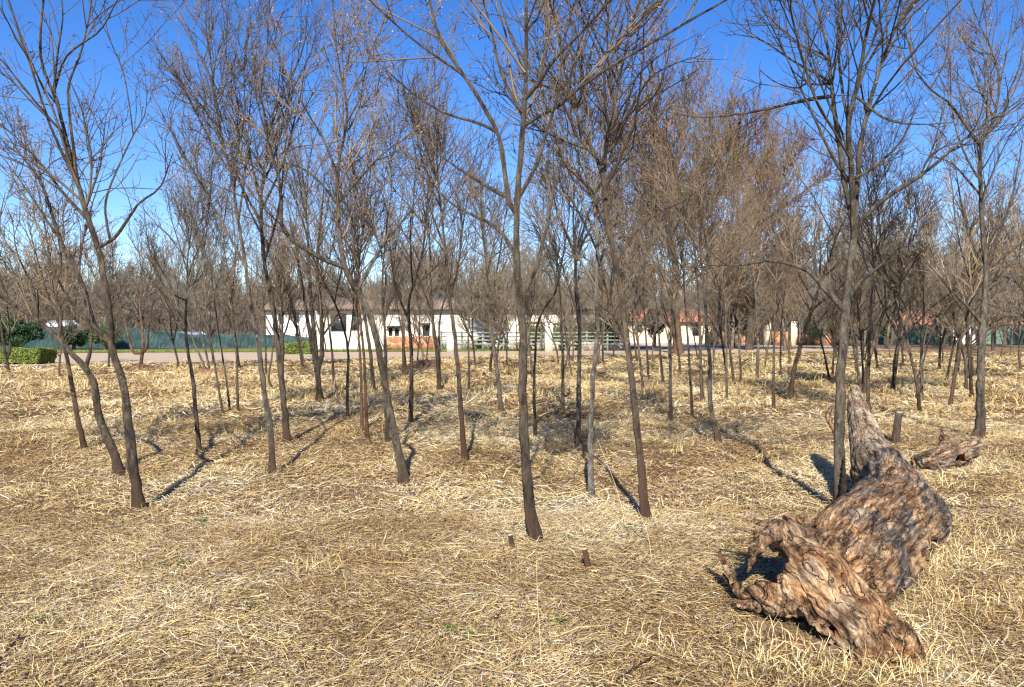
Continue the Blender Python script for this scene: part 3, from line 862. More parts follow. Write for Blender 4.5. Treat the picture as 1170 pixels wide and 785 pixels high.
# rows of saplings, denser to the right
cnt = 0; tries = 0
pts_used = list(ALL_BASES)
while cnt < 92 and tries < 20000:
    tries += 1
    y = rng.uniform(15, 47)
    px = rng.uniform(-60, 1230)
    if px < 320 and rng.random() > 0.20: continue
    if 320 <= px < 700 and rng.random() > 0.55: continue
    x = (px - 585) / F * y
    if y > poly_y(ROAD_NEAR, x) - 0.7: continue
    if y < 19 and px < 900: continue
    if min((x - a) ** 2 + (y - b) ** 2 for a, b in pts_used) < (1.0 if y < 25 else 1.1) ** 2: continue
    pts_used.append((x, y))
    lab, grp = zone(px)
    s = rng.uniform(0.72, 1.12)
    put(GROVE, int(rng.integers(0, len(GROVE))), x, y, (s, s * rng.uniform(0.9, 1.08)), lab, grp)
    cnt += 1

# roadside trees on the verge, screening the long house
for (px, y) in [(372, 50.6), (408, 50.9), (433, 51.2), (470, 51.0), (498, 51.3), (541, 51.6), (566, 51.4), (590, 51.9), (618, 51.8), (650, 52.2), (688, 52.0)]:
    x = (px - 585) / F * y
    s = rng.uniform(0.8, 1.05)
    put(GROVE, int(rng.integers(0, len(GROVE))), x, y, (s * 1.15, s), 'x', 'trees on the green verge before the long house')

# taller bushy trees behind the grove, right of centre
BIG = [proto_tree(60 + s, 18.0, 0.30, 'rust' if s == 0 else 'dark', 'umber', 8.0, nf=20, tw=2.8, rtip=0.013, spread=1.0, tmin=0.14, lscale=1.0, bits=14000) for s in range(2)]
for (px, py, k, s, lab) in [(775, 404, 0, 1.0, 'tall broad-crowned bare tree with a thick orange-brown trunk right of centre'),
                            (856, 400, 1, 0.93, 'tall bushy bare tree rising over the orange rubble wall'),
                            (705, 399, 1, 0.55, 'middling bushy bare tree beside the end of the slatted fence')]:
    g = G(px, py); f = id(BIG[k]) not in used and not used.add(id(BIG[k]))
    o = place(BIG[k], tuple(g), rng.uniform(0, 6.28), (s, s), lab, 'tall bare trees behind the grove', f)

# trees round and beyond the houses
cnt = 0; tries = 0; pf = []
while cnt < 170 and tries < 15000:
    tries += 1
    y = rng.uniform(58, 135) if rng.random() < 0.85 else rng.uniform(52, 60)
    px = rng.uniform(-90, 1260)
    x = (px - 585) / F * y
    if y < 74 and 290 < px < 820: continue
    if y < 66 and px < 320: continue
    if min([9] + [(x - a) ** 2 + (y - b) ** 2 for a, b in pf]) < 1.9 ** 2: continue
    pf.append((x, y))
    s = rng.uniform(0.85, 1.5)
    if px < 320: lab, grp = 'bare tree in the wood beyond the left-hand net fence', 'wood beyond the left-hand net fence'
    elif px < 700: lab, grp = 'bare tree rising behind the roof of the long white house', 'trees behind the long white house'
    elif px < 990: lab, grp = 'bare tree in the wood beyond the orange rubble wall', 'wood beyond the orange rubble wall'
    else: lab, grp = 'bare tree in the wood beyond the right-hand net fence', 'wood beyond the right-hand net fence'
    put(FARS, int(rng.integers(0, len(FARS))), x, y, (s * 1.15, s), lab, grp)
    cnt += 1

# each repeat gets words of its own: its bark and build, the landmark it stands next to, its turn going back
MARKS_GROVE = [(20, 'the pair of dark stems by the left-edge hedge'), (98, 'the crooked leaning trunk at far left'), (160, 'the orange-footed multi-stemmed tree at left'), (228, 'the slim Y-topped tree at left'),
 (265, 'the three thin grey saplings'), (325, 'the taller brown left foreground tree'), (363, 'the thick dark multi-stemmed tree'), (417, 'the close pair of rust-coloured stems'), (462, 'the big leaning grey trunk'),
 (502, 'the slim tree before the rubble wall'), (532, 'the slim red-footed tree'), (573, 'the slim grey-brown tree'), (610, 'the tall central tree'), (661, 'the grey tree with a swollen dark foot'),
 (690, 'the whitish lichen-covered tree'), (725, 'the red-footed leaning tree'), (767, 'the grey sapling right of centre'), (820, 'the pale bent tree with a hooked foot'), (884, 'the lone dark stem with red foot'),
 (930, 'the dark slanting sapling'), (961, 'the stout tree beside the fallen log'), (992, 'the brown stem behind the fallen log'), (1023, 'the knee-high cut stump'), (1055, 'the crooked thin tree behind the cut stump'), (1118, 'the sturdy tree at the right edge')]
MARKS_FAR = [(20, 'the dark bush mass at the left edge'), (58, 'the small whitish hut'), (120, 'the dark bush by the net fence'), (180, 'the long low white shed'), (265, 'the gap by the gabled house'), (330, 'the white gabled house'),
 (387, 'the left end of the long white house'), (470, 'the arched niches of the white house'), (556, 'the olive-green tree'), (627, 'the tall pale pillar'), (705, 'the yellow house corner'), (748, 'the round evergreen'), (790, 'the yellow house front'),
 (838, 'the largest evergreen'), (890, 'the two cream pillars'), (938, 'the evergreen near the log-side tree'), (990, 'the evergreen nearest the net fence'), (1045, 'the low orange-roofed house'), (1103, 'the small white outbuilding'), (1160, 'the far-right orange roof')]
ORD = ['', 'second', 'third', 'fourth', 'fifth', 'sixth', 'seventh', 'eighth', 'ninth', 'tenth', 'eleventh', 'twelfth', 'thirteenth', 'fourteenth', 'fifteenth', 'sixteenth', 'seventeenth', 'eighteenth']
def label_repeats():
    from collections import defaultdict
    buckets = defaultdict(list)
    for o, pn, x, y in PLACED:
        if 'behind the grove' in o['group']: continue
        px = 585 + F * x / y
        far = y > 54
        mk = min(MARKS_FAR if far else MARKS_GROVE, key=lambda m: abs(m[0] - px))
        bk = [c.data.materials[0].name for c in o.children if c.name.startswith('trunk')][0].replace('bark_', '')
        bk = {'red': 'red-footed', 'rust': 'rust-coloured', 'pale': 'pale', 'brown': 'brown', 'dark': 'dark', 'grey': 'grey'}[bk]
        side = 'left' if px < mk[0] else 'right'
        buckets[(far, bk, side, mk[1])].append((y, o))
    for (far, bk, side, mk), L in buckets.items():
        L.sort(key=lambda t: t[0])
        for i, (y, o) in enumerate(L):
            if far: base = '%s tree beyond, %s of %s' % (bk, side, mk)
            else: base = '%s sapling behind, %s of %s' % (bk, side, mk)
            if len(L) > 1: base += ', nearest one' if i == 0 else ', %s going back' % ORD[i]
            o['label'] = base
label_repeats()

# the far-off wood nobody could count
def far_wood():
    r = np.random.default_rng(5)
    n = 2600
    y = r.uniform(135, 420, n); x = r.uniform(-0.85, 0.85, n) * y
    rise = np.clip((y - 230) / 260, 0, 1); rise = rise * rise * (3 - 2 * rise)
    z0 = rise * (13 + 8 * np.exp(-((x + 110) / 120) ** 2) + 8 * np.exp(-((x - 200) / 90) ** 2)) - 1.5 * (y > 230)
    H = r.uniform(9, 16, n)
    m = 28
    idx = np.repeat(np.arange(n), m)
    N = n * m
    az = r.uniform(0, 6.28, N); tilt = np.abs(r.normal(0, 0.5, N))
    st = np.stack([x[idx] + r.normal(0, 0.9, N), y[idx] + r.normal(0, 0.9, N), z0[idx] + H[idx] * r.uniform(0.0, 0.7, N)], -1)
    d = np.stack([np.sin(tilt) * np.cos(az), np.sin(tilt) * np.sin(az), np.cos(tilt)], -1)
    L = (H[idx] * r.uniform(0.2, 0.5, N))[:, None]
    P = np.stack([st, st + d * L * 0.5, st + d * L + np.array([0, 0, 0.2])], 1)
    Rr = np.stack([np.full(N, 0.07), np.full(N, 0.05), np.full(N, 0.015)], 1)
    V, Q = tubes(P, Rr, 3)
    tag(np_mesh('far_wood', V, Q, M_TWIG['far']), 'brownish mass of bare woodland on the rise behind the houses', 'woodland', kind='stuff')
far_wood()

# ------------------------------------------------------------------ buildings, walls, fences
M_WHITE = simple('white_plaster', (0.76, 0.71, 0.60), (0.62, 0.57, 0.47), 1.5, bmp=0.1)
M_CREAM = simple('cream_plaster', (0.78, 0.68, 0.47), (0.68, 0.57, 0.38), 1.2, bmp=0.1)
M_TAN = simple('tan_plaster', (0.55, 0.48, 0.38), (0.46, 0.39, 0.30), 1.2, bmp=0.1)
M_GLASS = simple('dark_glass', (0.04, 0.05, 0.055), (0.02, 0.025, 0.03), 1, rough=0.12, bmp=0, spec=0.6)
M_IRON = simple('dark_iron', (0.06, 0.055, 0.05), (0.04, 0.04, 0.04), 6, rough=0.5)
M_RAIL = simple('pale_timber', (0.30, 0.33, 0.27), (0.20, 0.23, 0.18), 9, stretch=(0.2, 4, 4))
M_STEEL = simple('painted_sheet', (0.80, 0.82, 0.84), (0.70, 0.72, 0.74), 2, rough=0.5, bmp=0.1)
def tilemat(name, a, b):
    m, nt, p = newmat(name)
    tc = nt.nodes.new('ShaderNodeTexCoord')
    wv = nt.nodes.new('ShaderNodeTexWave'); wv.wave_type = 'BANDS'; wv.bands_direction = 'X'
    wv.inputs['Scale'].default_value = 1.1; wv.inputs['Distortion'].default_value = 0.4
    nt.links.new(tc.outputs['Object'], wv.inputs['Vector'])
    n = tex_noise(nt, 3.0, 6, 0.7)
    r = ramp(nt, [(0.3, b), (0.7, a)]); nt.links.new(n.outputs[0], r.inputs[0])
    c = mixc(nt, 0.35, r.outputs[0], wv.outputs['Color'], 'MULTIPLY')
    nt.links.new(c, p.inputs['Base Color']); p.inputs['Roughness'].default_value = 0.85
    bump(nt, p, wv.outputs['Fac'], 0.8, 0.06)
    return m
M_TILE = tilemat('clay_tile', (0.36, 0.235, 0.15), (0.20, 0.14, 0.10))
M_TILE2 = tilemat('clay_tile_orange', (0.62, 0.25, 0.13), (0.45, 0.18, 0.10))
def rubblemat():
    m, nt, p = newmat('orange_rubble')
    tc = nt.nodes.new('ShaderNodeTexCoord')
    v = nt.nodes.new('ShaderNodeTexVoronoi'); v.inputs['Scale'].default_value = 3.2
    nt.links.new(tc.outputs['Object'], v.inputs['Vector'])
    sp = nt.nodes.new('ShaderNodeSeparateColor'); nt.links.new(v.outputs['Color'], sp.inputs[0])
    r = ramp(nt, [(0.0, (0.26, 0.12, 0.06)), (0.5, (0.46, 0.22, 0.11)), (1.0, (0.60, 0.38, 0.22))])
    nt.links.new(sp.outputs[0], r.inputs[0]); nt.links.new(r.outputs[0], p.inputs['Base Color'])
    v2 = nt.nodes.new('ShaderNodeTexVoronoi'); v2.feature = 'DISTANCE_TO_EDGE'; v2.inputs['Scale'].default_value = 3.2
    nt.links.new(tc.outputs['Object'], v2.inputs['Vector'])
    p.inputs['Roughness'].default_value = 0.9
    bump(nt, p, v2.outputs[0], 1.0, 0.12)
    return m
M_RUBBLE = rubblemat()
def netmat():
    m, nt, p = newmat('green_net')
    n = tex_noise(nt, 0.8, 5, 0.6)
    r = ramp(nt, [(0.3, (0.008, 0.028, 0.028)), (0.7, (0.032, 0.085, 0.078))])
    nt.links.new(n.outputs[0], r.inputs[0]); nt.links.new(r.outputs[0], p.inputs['Base Color'])
    p.inputs['Roughness'].default_value = 0.6
    w = tex_noise(nt, 2.5, 3, 0.5, stretch=(2.5, 1, 0.4)); bump(nt, p, w.outputs[0], 1.0, 0.2)
    return m
M_NET = netmat()
M_NET2 = simple('grey_green_net', (0.15, 0.22, 0.17), (0.09, 0.15, 0.115), 1.0, rough=0.7, bmp=0.8, dist=0.15)

def XP(px, d): return (px - 585) / F * d
def ZP(py, d): return float(W(585, py, d)[2])

def wall_open(x0, x1, y0, y1, z0, z1, ops):
    """wall facing the camera with real openings (xa,xb,za,zb)"""
    mb = MB()
    xs = sorted({x0, x1} | {o[0] for o in ops} | {o[1] for o in ops}); zs = sorted({z0, z1} | {o[2] for o in ops} | {o[3] for o in ops})
    def solid(i, j):
        if i < 0 or j < 0 or i >= len(xs) - 1 or j >= len(zs) - 1: return False
        a, c = (xs[i] + xs[i+1]) / 2, (zs[j] + zs[j+1]) / 2
        return not any(o[0] <= a <= o[1] and o[2] <= c <= o[3] for o in ops)
    for i in range(len(xs) - 1):
        for j in range(len(zs) - 1):
            if not solid(i, j): continue
            a, b, c, d = xs[i], xs[i+1], zs[j], zs[j+1]
            mb.quad((a, y0, c), (b, y0, c), (b, y0, d), (a, y0, d)); mb.quad((b, y1, c), (a, y1, c), (a, y1, d), (b, y1, d))
            if not solid(i-1, j): mb.quad((a, y1, c), (a, y0, c), (a, y0, d), (a, y1, d))
            if not solid(i+1, j): mb.quad((b, y0, c), (b, y1, c), (b, y1, d), (b, y0, d))
            if not solid(i, j-1): mb.quad((a, y1, c), (b, y1, c), (b, y0, c), (a, y0, c))
            if not solid(i, j+1): mb.quad((a, y0, d), (b, y0, d), (b, y1, d), (a, y1, d))
    return mb

def house(label, D, x0, x1, depth, eave, ridge, mat, roofmat, wins=(), hip=0.0, group='houses behind the grove', over=0.3, arches=()):
    xc = (x0 + x1) / 2
    root = thing('house', label, 'house', (xc, D + depth / 2, 0), group)
    off = (xc, D + depth / 2, 0)
    ops = [w[:4] for w in wins] + [a[:4] for a in arches]
    wall_open(x0, x1, D, D + 0.25, -0.1, eave, ops).build('front_wall', mat, root, off)
    MB().box(x0, x0 + 0.25, D + 0.252, D + depth - 0.002, -0.1, eave).box(x1 - 0.25, x1, D + 0.252, D + depth - 0.002, -0.1, eave).box(x0, x1, D + depth, D + depth + 0.25, -0.1, eave).tri_prism(x0 + 0.02, x1 - 0.02, D + 0.02, D + depth + 0.2, eave + 0.003, ridge - 0.15).build('side_walls', mat, root, off)
    y0, y1, ym = D - over, D + depth + 0.25 + over, D + depth / 2 + 0.12
    e = eave + 0.02
    rf = MB()
    rf.slab((x0 - over, y0, e - 0.05), (x1 + over, y0, e - 0.05), (x1 + over - hip, ym, ridge), (x0 - over + hip, ym, ridge), 0.14)
    rf.slab((x0 - over, y1, e - 0.05), (x1 + over, y1, e - 0.05), (x1 + over - hip, ym + 0.004, ridge + 0.002), (x0 - over + hip, ym + 0.004, ridge + 0.002), 0.14)
    ro = rf.build('roof', roofmat, root, off)
    MB().box(x0 - over, x1 + over, y0 - 0.1, y0 - 0.004, e - 0.24, e - 0.08).build('gutter', M_IRON, ro, off)
    for w_ in wins:
        xa, xb, za, zb = w_[:4]
        fr = MB(); t = 0.08
        fr.box(xa, xb, D + 0.08, D + 0.16, za, za + t).box(xa, xb, D + 0.08, D + 0.16, zb - t, zb)
        fr.box(xa, xa + t, D + 0.08, D + 0.16, za + t, zb - t).box(xb - t, xb, D + 0.08, D + 0.16, za + t, zb - t)
        n = max(1, int((xb - xa) / 0.9))
        for k in range(1, n): fr.box(xa + (xb - xa) * k / n - 0.03, xa + (xb - xa) * k / n + 0.03, D + 0.08, D + 0.16, za + t, zb - t)
        f = fr.build('window', M_IRON, root, off)
        MB().box(xa + t, xb - t, D + 0.11, D + 0.13, za + t, zb - t).build('pane', M_GLASS, f, off)
    for a in arches:
        xa, xb, za, zb = a[:4]
        k = MB().box(xa - 0.02, xb + 0.02, D + 0.20, D + 0.24, za, zb).build('niche', M_GLASS, root, off)
        MB().box(xa - 0.1, xb + 0.1, D - 0.35, D - 0.003, zb - 0.05, zb + 0.12).build('canopy', M_IRON, k, off)
    return root

D = 57.0
house('long white house with an orange tiled roof and small arched niches', D, XP(362, D), XP(700, D), 7.5, ZP(352, D), ZP(339, D + 3.8), M_WHITE, M_TILE,
      wins=[(XP(378, D), XP(396, D), ZP(379, D), ZP(358, D)), (XP(402, D), XP(411, D), ZP(378, D), ZP(356, D))],
      arches=[(XP(444, D), XP(448.5, D), ZP(384, D), ZP(374, D)), (XP(451, D), XP(456, D), ZP(384, D), ZP(374, D)), (XP(483, D), XP(490, D), ZP(384, D), ZP(371, D))])
D = 63.0
house('bright white gabled house with two dark windows, left of the long house', D, XP(304, D), XP(356, D), 6, ZP(353, D), ZP(340, D + 3), M_STEEL, M_TILE,
      wins=[(XP(319, D), XP(324.5, D), ZP(370, D), ZP(358, D)), (XP(336, D), XP(342, D), ZP(369, D), ZP(357, D)), (XP(319, D), XP(324.5, D), ZP(392, D), ZP(382, D)), (XP(337, D), XP(343, D), ZP(392, D), ZP(381, D))])
D = 82.0
house('pale yellow house with a red tiled roof beyond the driveway', D, XP(705, D), XP(812, D), 7, ZP(367, D), ZP(352, D + 3.5), M_CREAM, M_TILE2,
      wins=[(XP(728, D), XP(734, D), ZP(380, D), ZP(371, D)), (XP(792, D), XP(798, D), ZP(384, D), ZP(370, D))])
D = 92.0
house('low house with a long orange tiled roof behind the right-hand net fence', D, XP(1010, D), XP(1088, D), 9, 2.1, ZP(350, D + 4.5), M_CREAM, M_TILE2, wins=[(XP(1030, D), XP(1040, D), 0.9, 1.8)])
house('second low orange-roofed house at the far right behind the net fence', D, XP(1118, D), XP(1200, D), 9, 2.1, ZP(352, D + 4.5), M_CREAM, M_TILE2, wins=[(XP(1150, D), XP(1160, D), 0.9, 1.8)])
D = 76.0
house('small white outbuilding breaking the right-hand net fence', D, XP(1092, D), XP(1116, D), 4, ZP(361, D), ZP(357, D + 2), M_STEEL, M_TILE, wins=[(XP(1103, D), XP(1107, D), 0.7, 1.7)])
D = 68.0
house('long low white shed behind the left-hand net fence', D, XP(150, D), XP(213, D), 5, ZP(388, D), ZP(379, D + 2.5), M_STEEL, M_STEEL, wins=[(XP(170, D), XP(174, D), 0.2, 0.5)], over=0.3)
house('small whitish hut behind the net fence at the far left', D, XP(44, D), XP(66, D), 4, ZP(378, D), ZP(366, D + 2), M_STEEL, M_STEEL, wins=[(XP(52, D), XP(56, D), 0.5, 1.0)], over=0.2)

def low_wall(label, D, px0, px1, ztop, mat, th=0.3, cap=None, D2=None, name='garden_wall'):
    D2 = D2 or D
    x0, x1 = XP(px0, D), XP(px1, D2)
    root = thing(name, label, 'wall', ((x0 + x1) / 2, (D + D2) / 2, 0))
    off = root.location
    n = 40; mb = MB()
    for k in range(n):
        a, b = k / n, (k + 1) / n
        ya, yb = D + (D2 - D) * (a + b) / 2, 0
        mb.box(x0 + (x1 - x0) * a, x0 + (x1 - x0) * b + 0.0, ya, ya + th, -0.1, ztop + random.uniform(-0.03, 0.03))
    mb.build('wall_body', mat, root, off)
    if cap: 
        MB().box(x0, x1, min(D, D2) - 0.05, max(D, D2) + th + 0.05, ztop + 0.034, ztop + 0.1).build('coping', cap, root, off)
    return root
random.seed(4)
low_wall('low orange rubble wall in front of the long white house', 52.5, 438, 503, ZP(384.5, 52.5), M_RUBBLE)
low_wall('long orange rubble wall on the right beyond the thick stand of saplings', 71, 806, 950, ZP(379, 71), M_RUBBLE)
low_wall('low cream wall behind the slatted fence', 54.6, 505, 715, 0.62, M_TAN)

def pillar(label, px, D, w_, zt, mat):
    x = XP(px, D)
    root = thing('gate_pillar', label, 'pillar', (x, D, 0))
    MB().box(x - w_/2, x + w_/2, D - w_/2, D + w_/2, -0.1, zt).build('shaft', mat, root, (x, D, 0))
    MB().box(x - w_/2 - .06, x + w_/2 + .06, D - w_/2 - .06, D + w_/2 + .06, zt + 0.003, zt + .12).build('cap', mat, root, (x, D, 0))
pillar('short white pillar at the left end of the slatted fence', 515, 51.6, 0.5, 1.15, M_WHITE)
pillar('tall pale pillar half way along the slatted fence', 627, 50.2, 0.5, 2.0, M_WHITE)
pillar('cream pillar rising from the orange rubble wall, nearer the evergreen', 876, 70.6, 0.6, 2.1, M_CREAM)
pillar('cream pillar rising from the orange rubble wall, farther right', 906, 70.6, 0.6, 2.1, M_CREAM)
pillar('slim white post in the right-hand net fence', 1075, 72.8, 0.5, 2.1, M_WHITE)

def slat_fence():
    D = 52.6; x0, x1 = XP(504, D), XP(718, D)
    root = thing('slat_fence', 'pale grey horizontal rail fence in front of the hedge', 'fence', ((x0 + x1) / 2, D, 0)); off = root.location
    for z in (0.45, 0.72, 0.98, 1.24):
        MB().box(x0, x1, D - 0.03, D + 0.02, z, z + 0.09).build('rail', M_RAIL, root, off)
    n = 9
    for k in range(n + 1):
        x = x0 + (x1 - x0) * k / n
        MB().box(x - 0.06, x + 0.06, D + 0.022, D + 0.14, -0.1, 1.4).build('post', M_RAIL, root, off)
slat_fence()

def net_fence(label, segs, mat, gapz=0.05, group='green net fences'):
    (xa, ya, ha) = segs[0]
    xs = [s[0] for s in segs]; xc = (xs[0] + xs[-1]) / 2
    yc = float(np.interp(xc, xs, [s[1] for s in segs]))
    root = thing('net_fence', label, 'fence', (xc, yc, 0), group); off = np.array((xc, yc, 0))
    r = np.random.default_rng(int(abs(xa) * 10))
    L = xs[-1] - xs[0]; n = int(L / 0.35)
    X = np.linspace(xs[0], xs[-1], n)
    Yb = np.interp(X, xs, [s[1] for s in segs]); Hh = np.interp(X, xs, [s[2] for s in segs])
    sag = 0.10 * np.abs(np.sin(X / 2.6 * np.pi)) 
    rows = 6; V = []
    for j in range(rows):
        t = j / (rows - 1)
        V.append(np.stack([X, Yb + r.normal(0, 0.035, n) + 0.05 * np.sin(X * 3 + j), gapz + t * (Hh - sag * t - gapz)], -1))
    V = np.concatenate(V)
    i = np.arange(rows * n).reshape(rows, n)
    Q = np.stack([i[:-1, :-1], i[:-1, 1:], i[1:, 1:], i[1:, :-1]], -1).reshape(-1, 4)
    np_mesh('net', V - off, Q, mat, root, smooth=True)
    k = 0
    while True:
        x = xs[0] + k * 2.6
        if x > xs[-1]: break
        y = float(np.interp(x, xs, [s[1] for s in segs])); h = float(np.interp(x, xs, [s[2] for s in segs]))
        MB().box(x - 0.035, x + 0.035, y + 0.10, y + 0.17, -0.1, h + 0.15).build('post', M_IRON, root, off)
        k += 1
net_fence('dark green shade-net fence running along the far side of the road at left', [(XP(-90, 58), 58, 1.9), (XP(140, 58), 58, 1.75), (XP(215, 59.5), 59.5, 1.2), (XP(317, 61), 61, 1.15), (XP(362, 61), 61, 0.9)], M_NET)
net_fence('grey-green net fence left of the white outbuilding', [(XP(1003, 73), 73, 1.85), (XP(1086, 73), 73, 1.75)], M_NET)
net_fence('paler net fence panel at the far right edge', [(XP(1120, 73), 73, 1.85), (XP(1230, 73), 73, 1.8)], M_NET2)

# ------------------------------------------------------------------ leafy plants
def leafmat(name, a, b):
    m, nt, p = newmat(name)
    at = nt.nodes.new('ShaderNodeAttribute'); at.attribute_name = 'v'
    r = ramp(nt, [(0.0, a), (1.0, b)]); nt.links.new(at.outputs['Fac'], r.inputs[0])
    nt.links.new(r.outputs[0], p.inputs['Base Color']); p.inputs['Roughness'].default_value = 0.6
    p.inputs['Specular IOR Level'].default_value = 0.3
    return m
M_HEDGE = leafmat('hedge_leaf', (0.07, 0.10, 0.02), (0.25, 0.31, 0.06))
M_EVER = leafmat('evergreen_leaf', (0.012, 0.032, 0.012), (0.05, 0.095, 0.03))
M_OLIVE = leafmat('olive_leaf', (0.06, 0.075, 0.025), (0.17, 0.18, 0.06))
M_SHRUB = leafmat('shrub_leaf', (0.03, 0.055, 0.02), (0.10, 0.15, 0.045))

def leaf_cloud(r, C, size):
    n = len(C)
    a = r.normal(size=(n, 3)); a /= np.linalg.norm(a, axis=1, keepdims=True)
    b = np.cross(a, r.normal(size=(n, 3))); b /= np.linalg.norm(b, axis=1, keepdims=True)
    s = size * (0.6 + 0.8 * r.random(n))[:, None]
    V = np.stack([C - a * s, C - b * s * 0.5, C + a * s, C + b * s * 0.5], 1).reshape(-1, 3)
    return V, np.arange(n * 4).reshape(n, 4), np.repeat(r.random(n), 4)

def hedge(label, x0, x1, y0, y1, h, mat, n=9000, size=0.05, name='hedge', group=None, z0=0.0):
    r = np.random.default_rng(int(abs(x0) * 7) + 3)
    c = np.array(((x0 + x1) / 2, (y0 + y1) / 2, 0))
    root = thing(name, label, 'hedge', tuple(c), group)
    u = r.random((n, 3)); 
    face = r.integers(0, 6, n); dep = r.random(n) ** 2 * 0.12
    for ax in range(3):
        lo = face == ax * 2; hi = face == ax * 2 + 1
        ext = (x1 - x0, y1 - y0, h)[ax]
        u[lo, ax] = dep[lo] / ext; u[hi, ax] = 1 - dep[hi] / ext
    C = np.stack([x0 + u[:, 0] * (x1 - x0), y0 + u[:, 1] * (y1 - y0), z0 + 0.03 + u[:, 2] * (h - z0)], -1)
    C += (np.stack([fbm(C[:, 0] * 2, C[:, 2] * 2, 4, 2), fbm(C[:, 1] * 2, C[:, 0] * 2, 5, 2), fbm(C[:, 0] * 1.5, C[:, 1] * 1.5, 6, 2)], -1) - 0.5) * 0.25
    V, Q, v = leaf_cloud(r, C, size)
    f = np_mesh('foliage', V - c, Q, mat, root, attr={'v': v})
    k = 8; P = []
    for j in range(k):
        bx = x0 + (j + 0.5) / k * (x1 - x0); by = (y0 + y1) / 2
        for q in range(5):
            e = np.array((bx + r.normal(0, 0.25), by + r.normal(0, 0.2), h * 0.85))
            P.append(np.stack([np.array((bx, by, -0.05)), (np.array((bx, by, 0)) + e) / 2 + r.normal(size=3) * 0.04, e]))
    P = np.array(P)
    V, Q = tubes(P, np.full(P.shape[:2], 0.02), 4)
    np_mesh('stems', V - c, Q, M_BARK['dark'], root)
g0 = G(0, 418)
hedge('clipped bright green hedge at the left edge beside the road', XP(-60, 33), XP(40, 33), 33.2, 34.4, ZP(400.5, 33.2), M_HEDGE, 26000, 0.045)
hedge('small clipped hedge in front of the white gabled house', XP(318, 46), XP(354, 46), 46, 47, ZP(392.5, 46), M_HEDGE, 9000, 0.05)
hedge('long green hedge behind the rail fence', XP(598, 56.2), XP(692, 56.2), 55.6, 56.6, ZP(369, 56), M_HEDGE, 16000, 0.06)

def leafy_tree(label, px, D, hw, h0, h1, mat, n=9000, size=0.09, name='evergreen_tree', cat='tree', lumps=26, group=None, trunk=0.14):
    r = np.random.default_rng(int(px * 3 + D))
    x = XP(px, D); c = np.array((x, D, 0.0))
    root = thing(name, label, cat, tuple(c), group)
    zc = (h0 + h1) / 2; hh = (h1 - h0) / 2
    lc = r.normal(size=(lumps, 3)); lc /= np.linalg.norm(lc, axis=1, keepdims=True)
    lc *= (r.random(lumps) ** 0.4)[:, None] * 0.78
    lr = r.uniform(0.22, 0.42, lumps)
    i = r.integers(0, lumps, n)
    d = r.normal(size=(n, 3)); d /= np.linalg.norm(d, axis=1, keepdims=True)
    q = lc[i] + d * (lr[i] * r.random(n) ** 0.35)[:, None]
    C = np.stack([q[:, 0] * hw, q[:, 1] * hw, zc + q[:, 2] * hh], -1) 
    V, Q, v = leaf_cloud(r, C, size)
    np_mesh('crown', V, Q, mat, root, attr={'v': v})
    P = [np.array([(0, 0, -0.1), (0.03, 0, zc * 0.5), (0, 0.02, zc + hh * 0.5)])]
    Rr = [np.array([trunk, trunk * 0.8, 0.02])]
    for k in range(min(14, lumps)):
        e = np.array((lc[k, 0] * hw, lc[k, 1] * hw, zc + lc[k, 2] * hh)); s = np.array((0, 0, max(h0 * 0.7, e[2] * 0.55)))
        P.append(np.stack([s, (s + e) / 2 + [0, 0, 0.08], e])); Rr.append(np.array([trunk * 0.35, trunk * 0.22, 0.01]))
    V, Q = tubes(np.array(P), np.array(Rr), 6)
    np_mesh('trunk', V, Q, M_BARK['dark'], root)
    return root
leafy_tree('round dark evergreen beside the yellow house driveway', 748, 63, 1.05, 0.9, 3.3, M_EVER, 9000, 0.07)
leafy_tree('largest dark evergreen, in front of the rubble wall right of centre', 838, 62, 1.7, 0.9, 4.9, M_EVER, 15000, 0.08)
leafy_tree('dark evergreen behind the stout log-side tree', 938, 68, 1.6, 0.3, 3.9, M_EVER, 11000, 0.08)
leafy_tree('dark evergreen right of the stout log-side tree, nearest the net fence', 990, 70, 1.4, 0.2, 3.4, M_EVER, 9000, 0.08)
leafy_tree('olive-green tree rising over the slatted fence left of the central tree', 556, 55, 1.7, 1.6, 5.6, M_OLIVE, 7000, 0.08, name='leafy_tree')
leafy_tree('olive-green bushy tree behind the whitish lichen tree', 700, 56, 1.4, 0.9, 3.8, M_SHRUB, 6000, 0.07, name='leafy_tree')
leafy_tree('dark green bush mass at the left edge above the clipped hedge', 18, 52, 1.8, 0.2, 2.3, M_EVER, 12000, 0.08, name='evergreen_bush', cat='bush')
leafy_tree('dark evergreen bush in the left background before the whitish hut', 84, 55, 1.1, 0.2, 1.9, M_EVER, 7000, 0.08, name='evergreen_bush', cat='bush')
leafy_tree('dark bush beside the left-hand net fence', 120, 56, 1.2, 0.1, 2.0, M_SHRUB, 6000, 0.07, name='evergreen_bush', cat='bush')
leafy_tree('narrow olive-green tree by the yellow end of the right-hand wall', 1016, 71, 0.6, 0.2, 3.2, M_OLIVE, 4000, 0.07, name='leafy_tree')
for px, hh, lab in [(546, 1.0, 'first'), (562, 0.9, 'second'), (575, 1.1, 'third'), (606, 1.0, 'fourth'), (642, 1.2, 'fifth'), (660, 0.8, 'sixth'), (694, 1.1, 'seventh')]:
    leafy_tree('%s small garden shrub from the left between rail fence and cream wall' % lab, px, 53.7, 0.42, 0.03, hh, M_SHRUB, 900, 0.05, name='garden_shrub', cat='shrub', lumps=10, group='garden shrubs behind the rail fence', trunk=0.03)

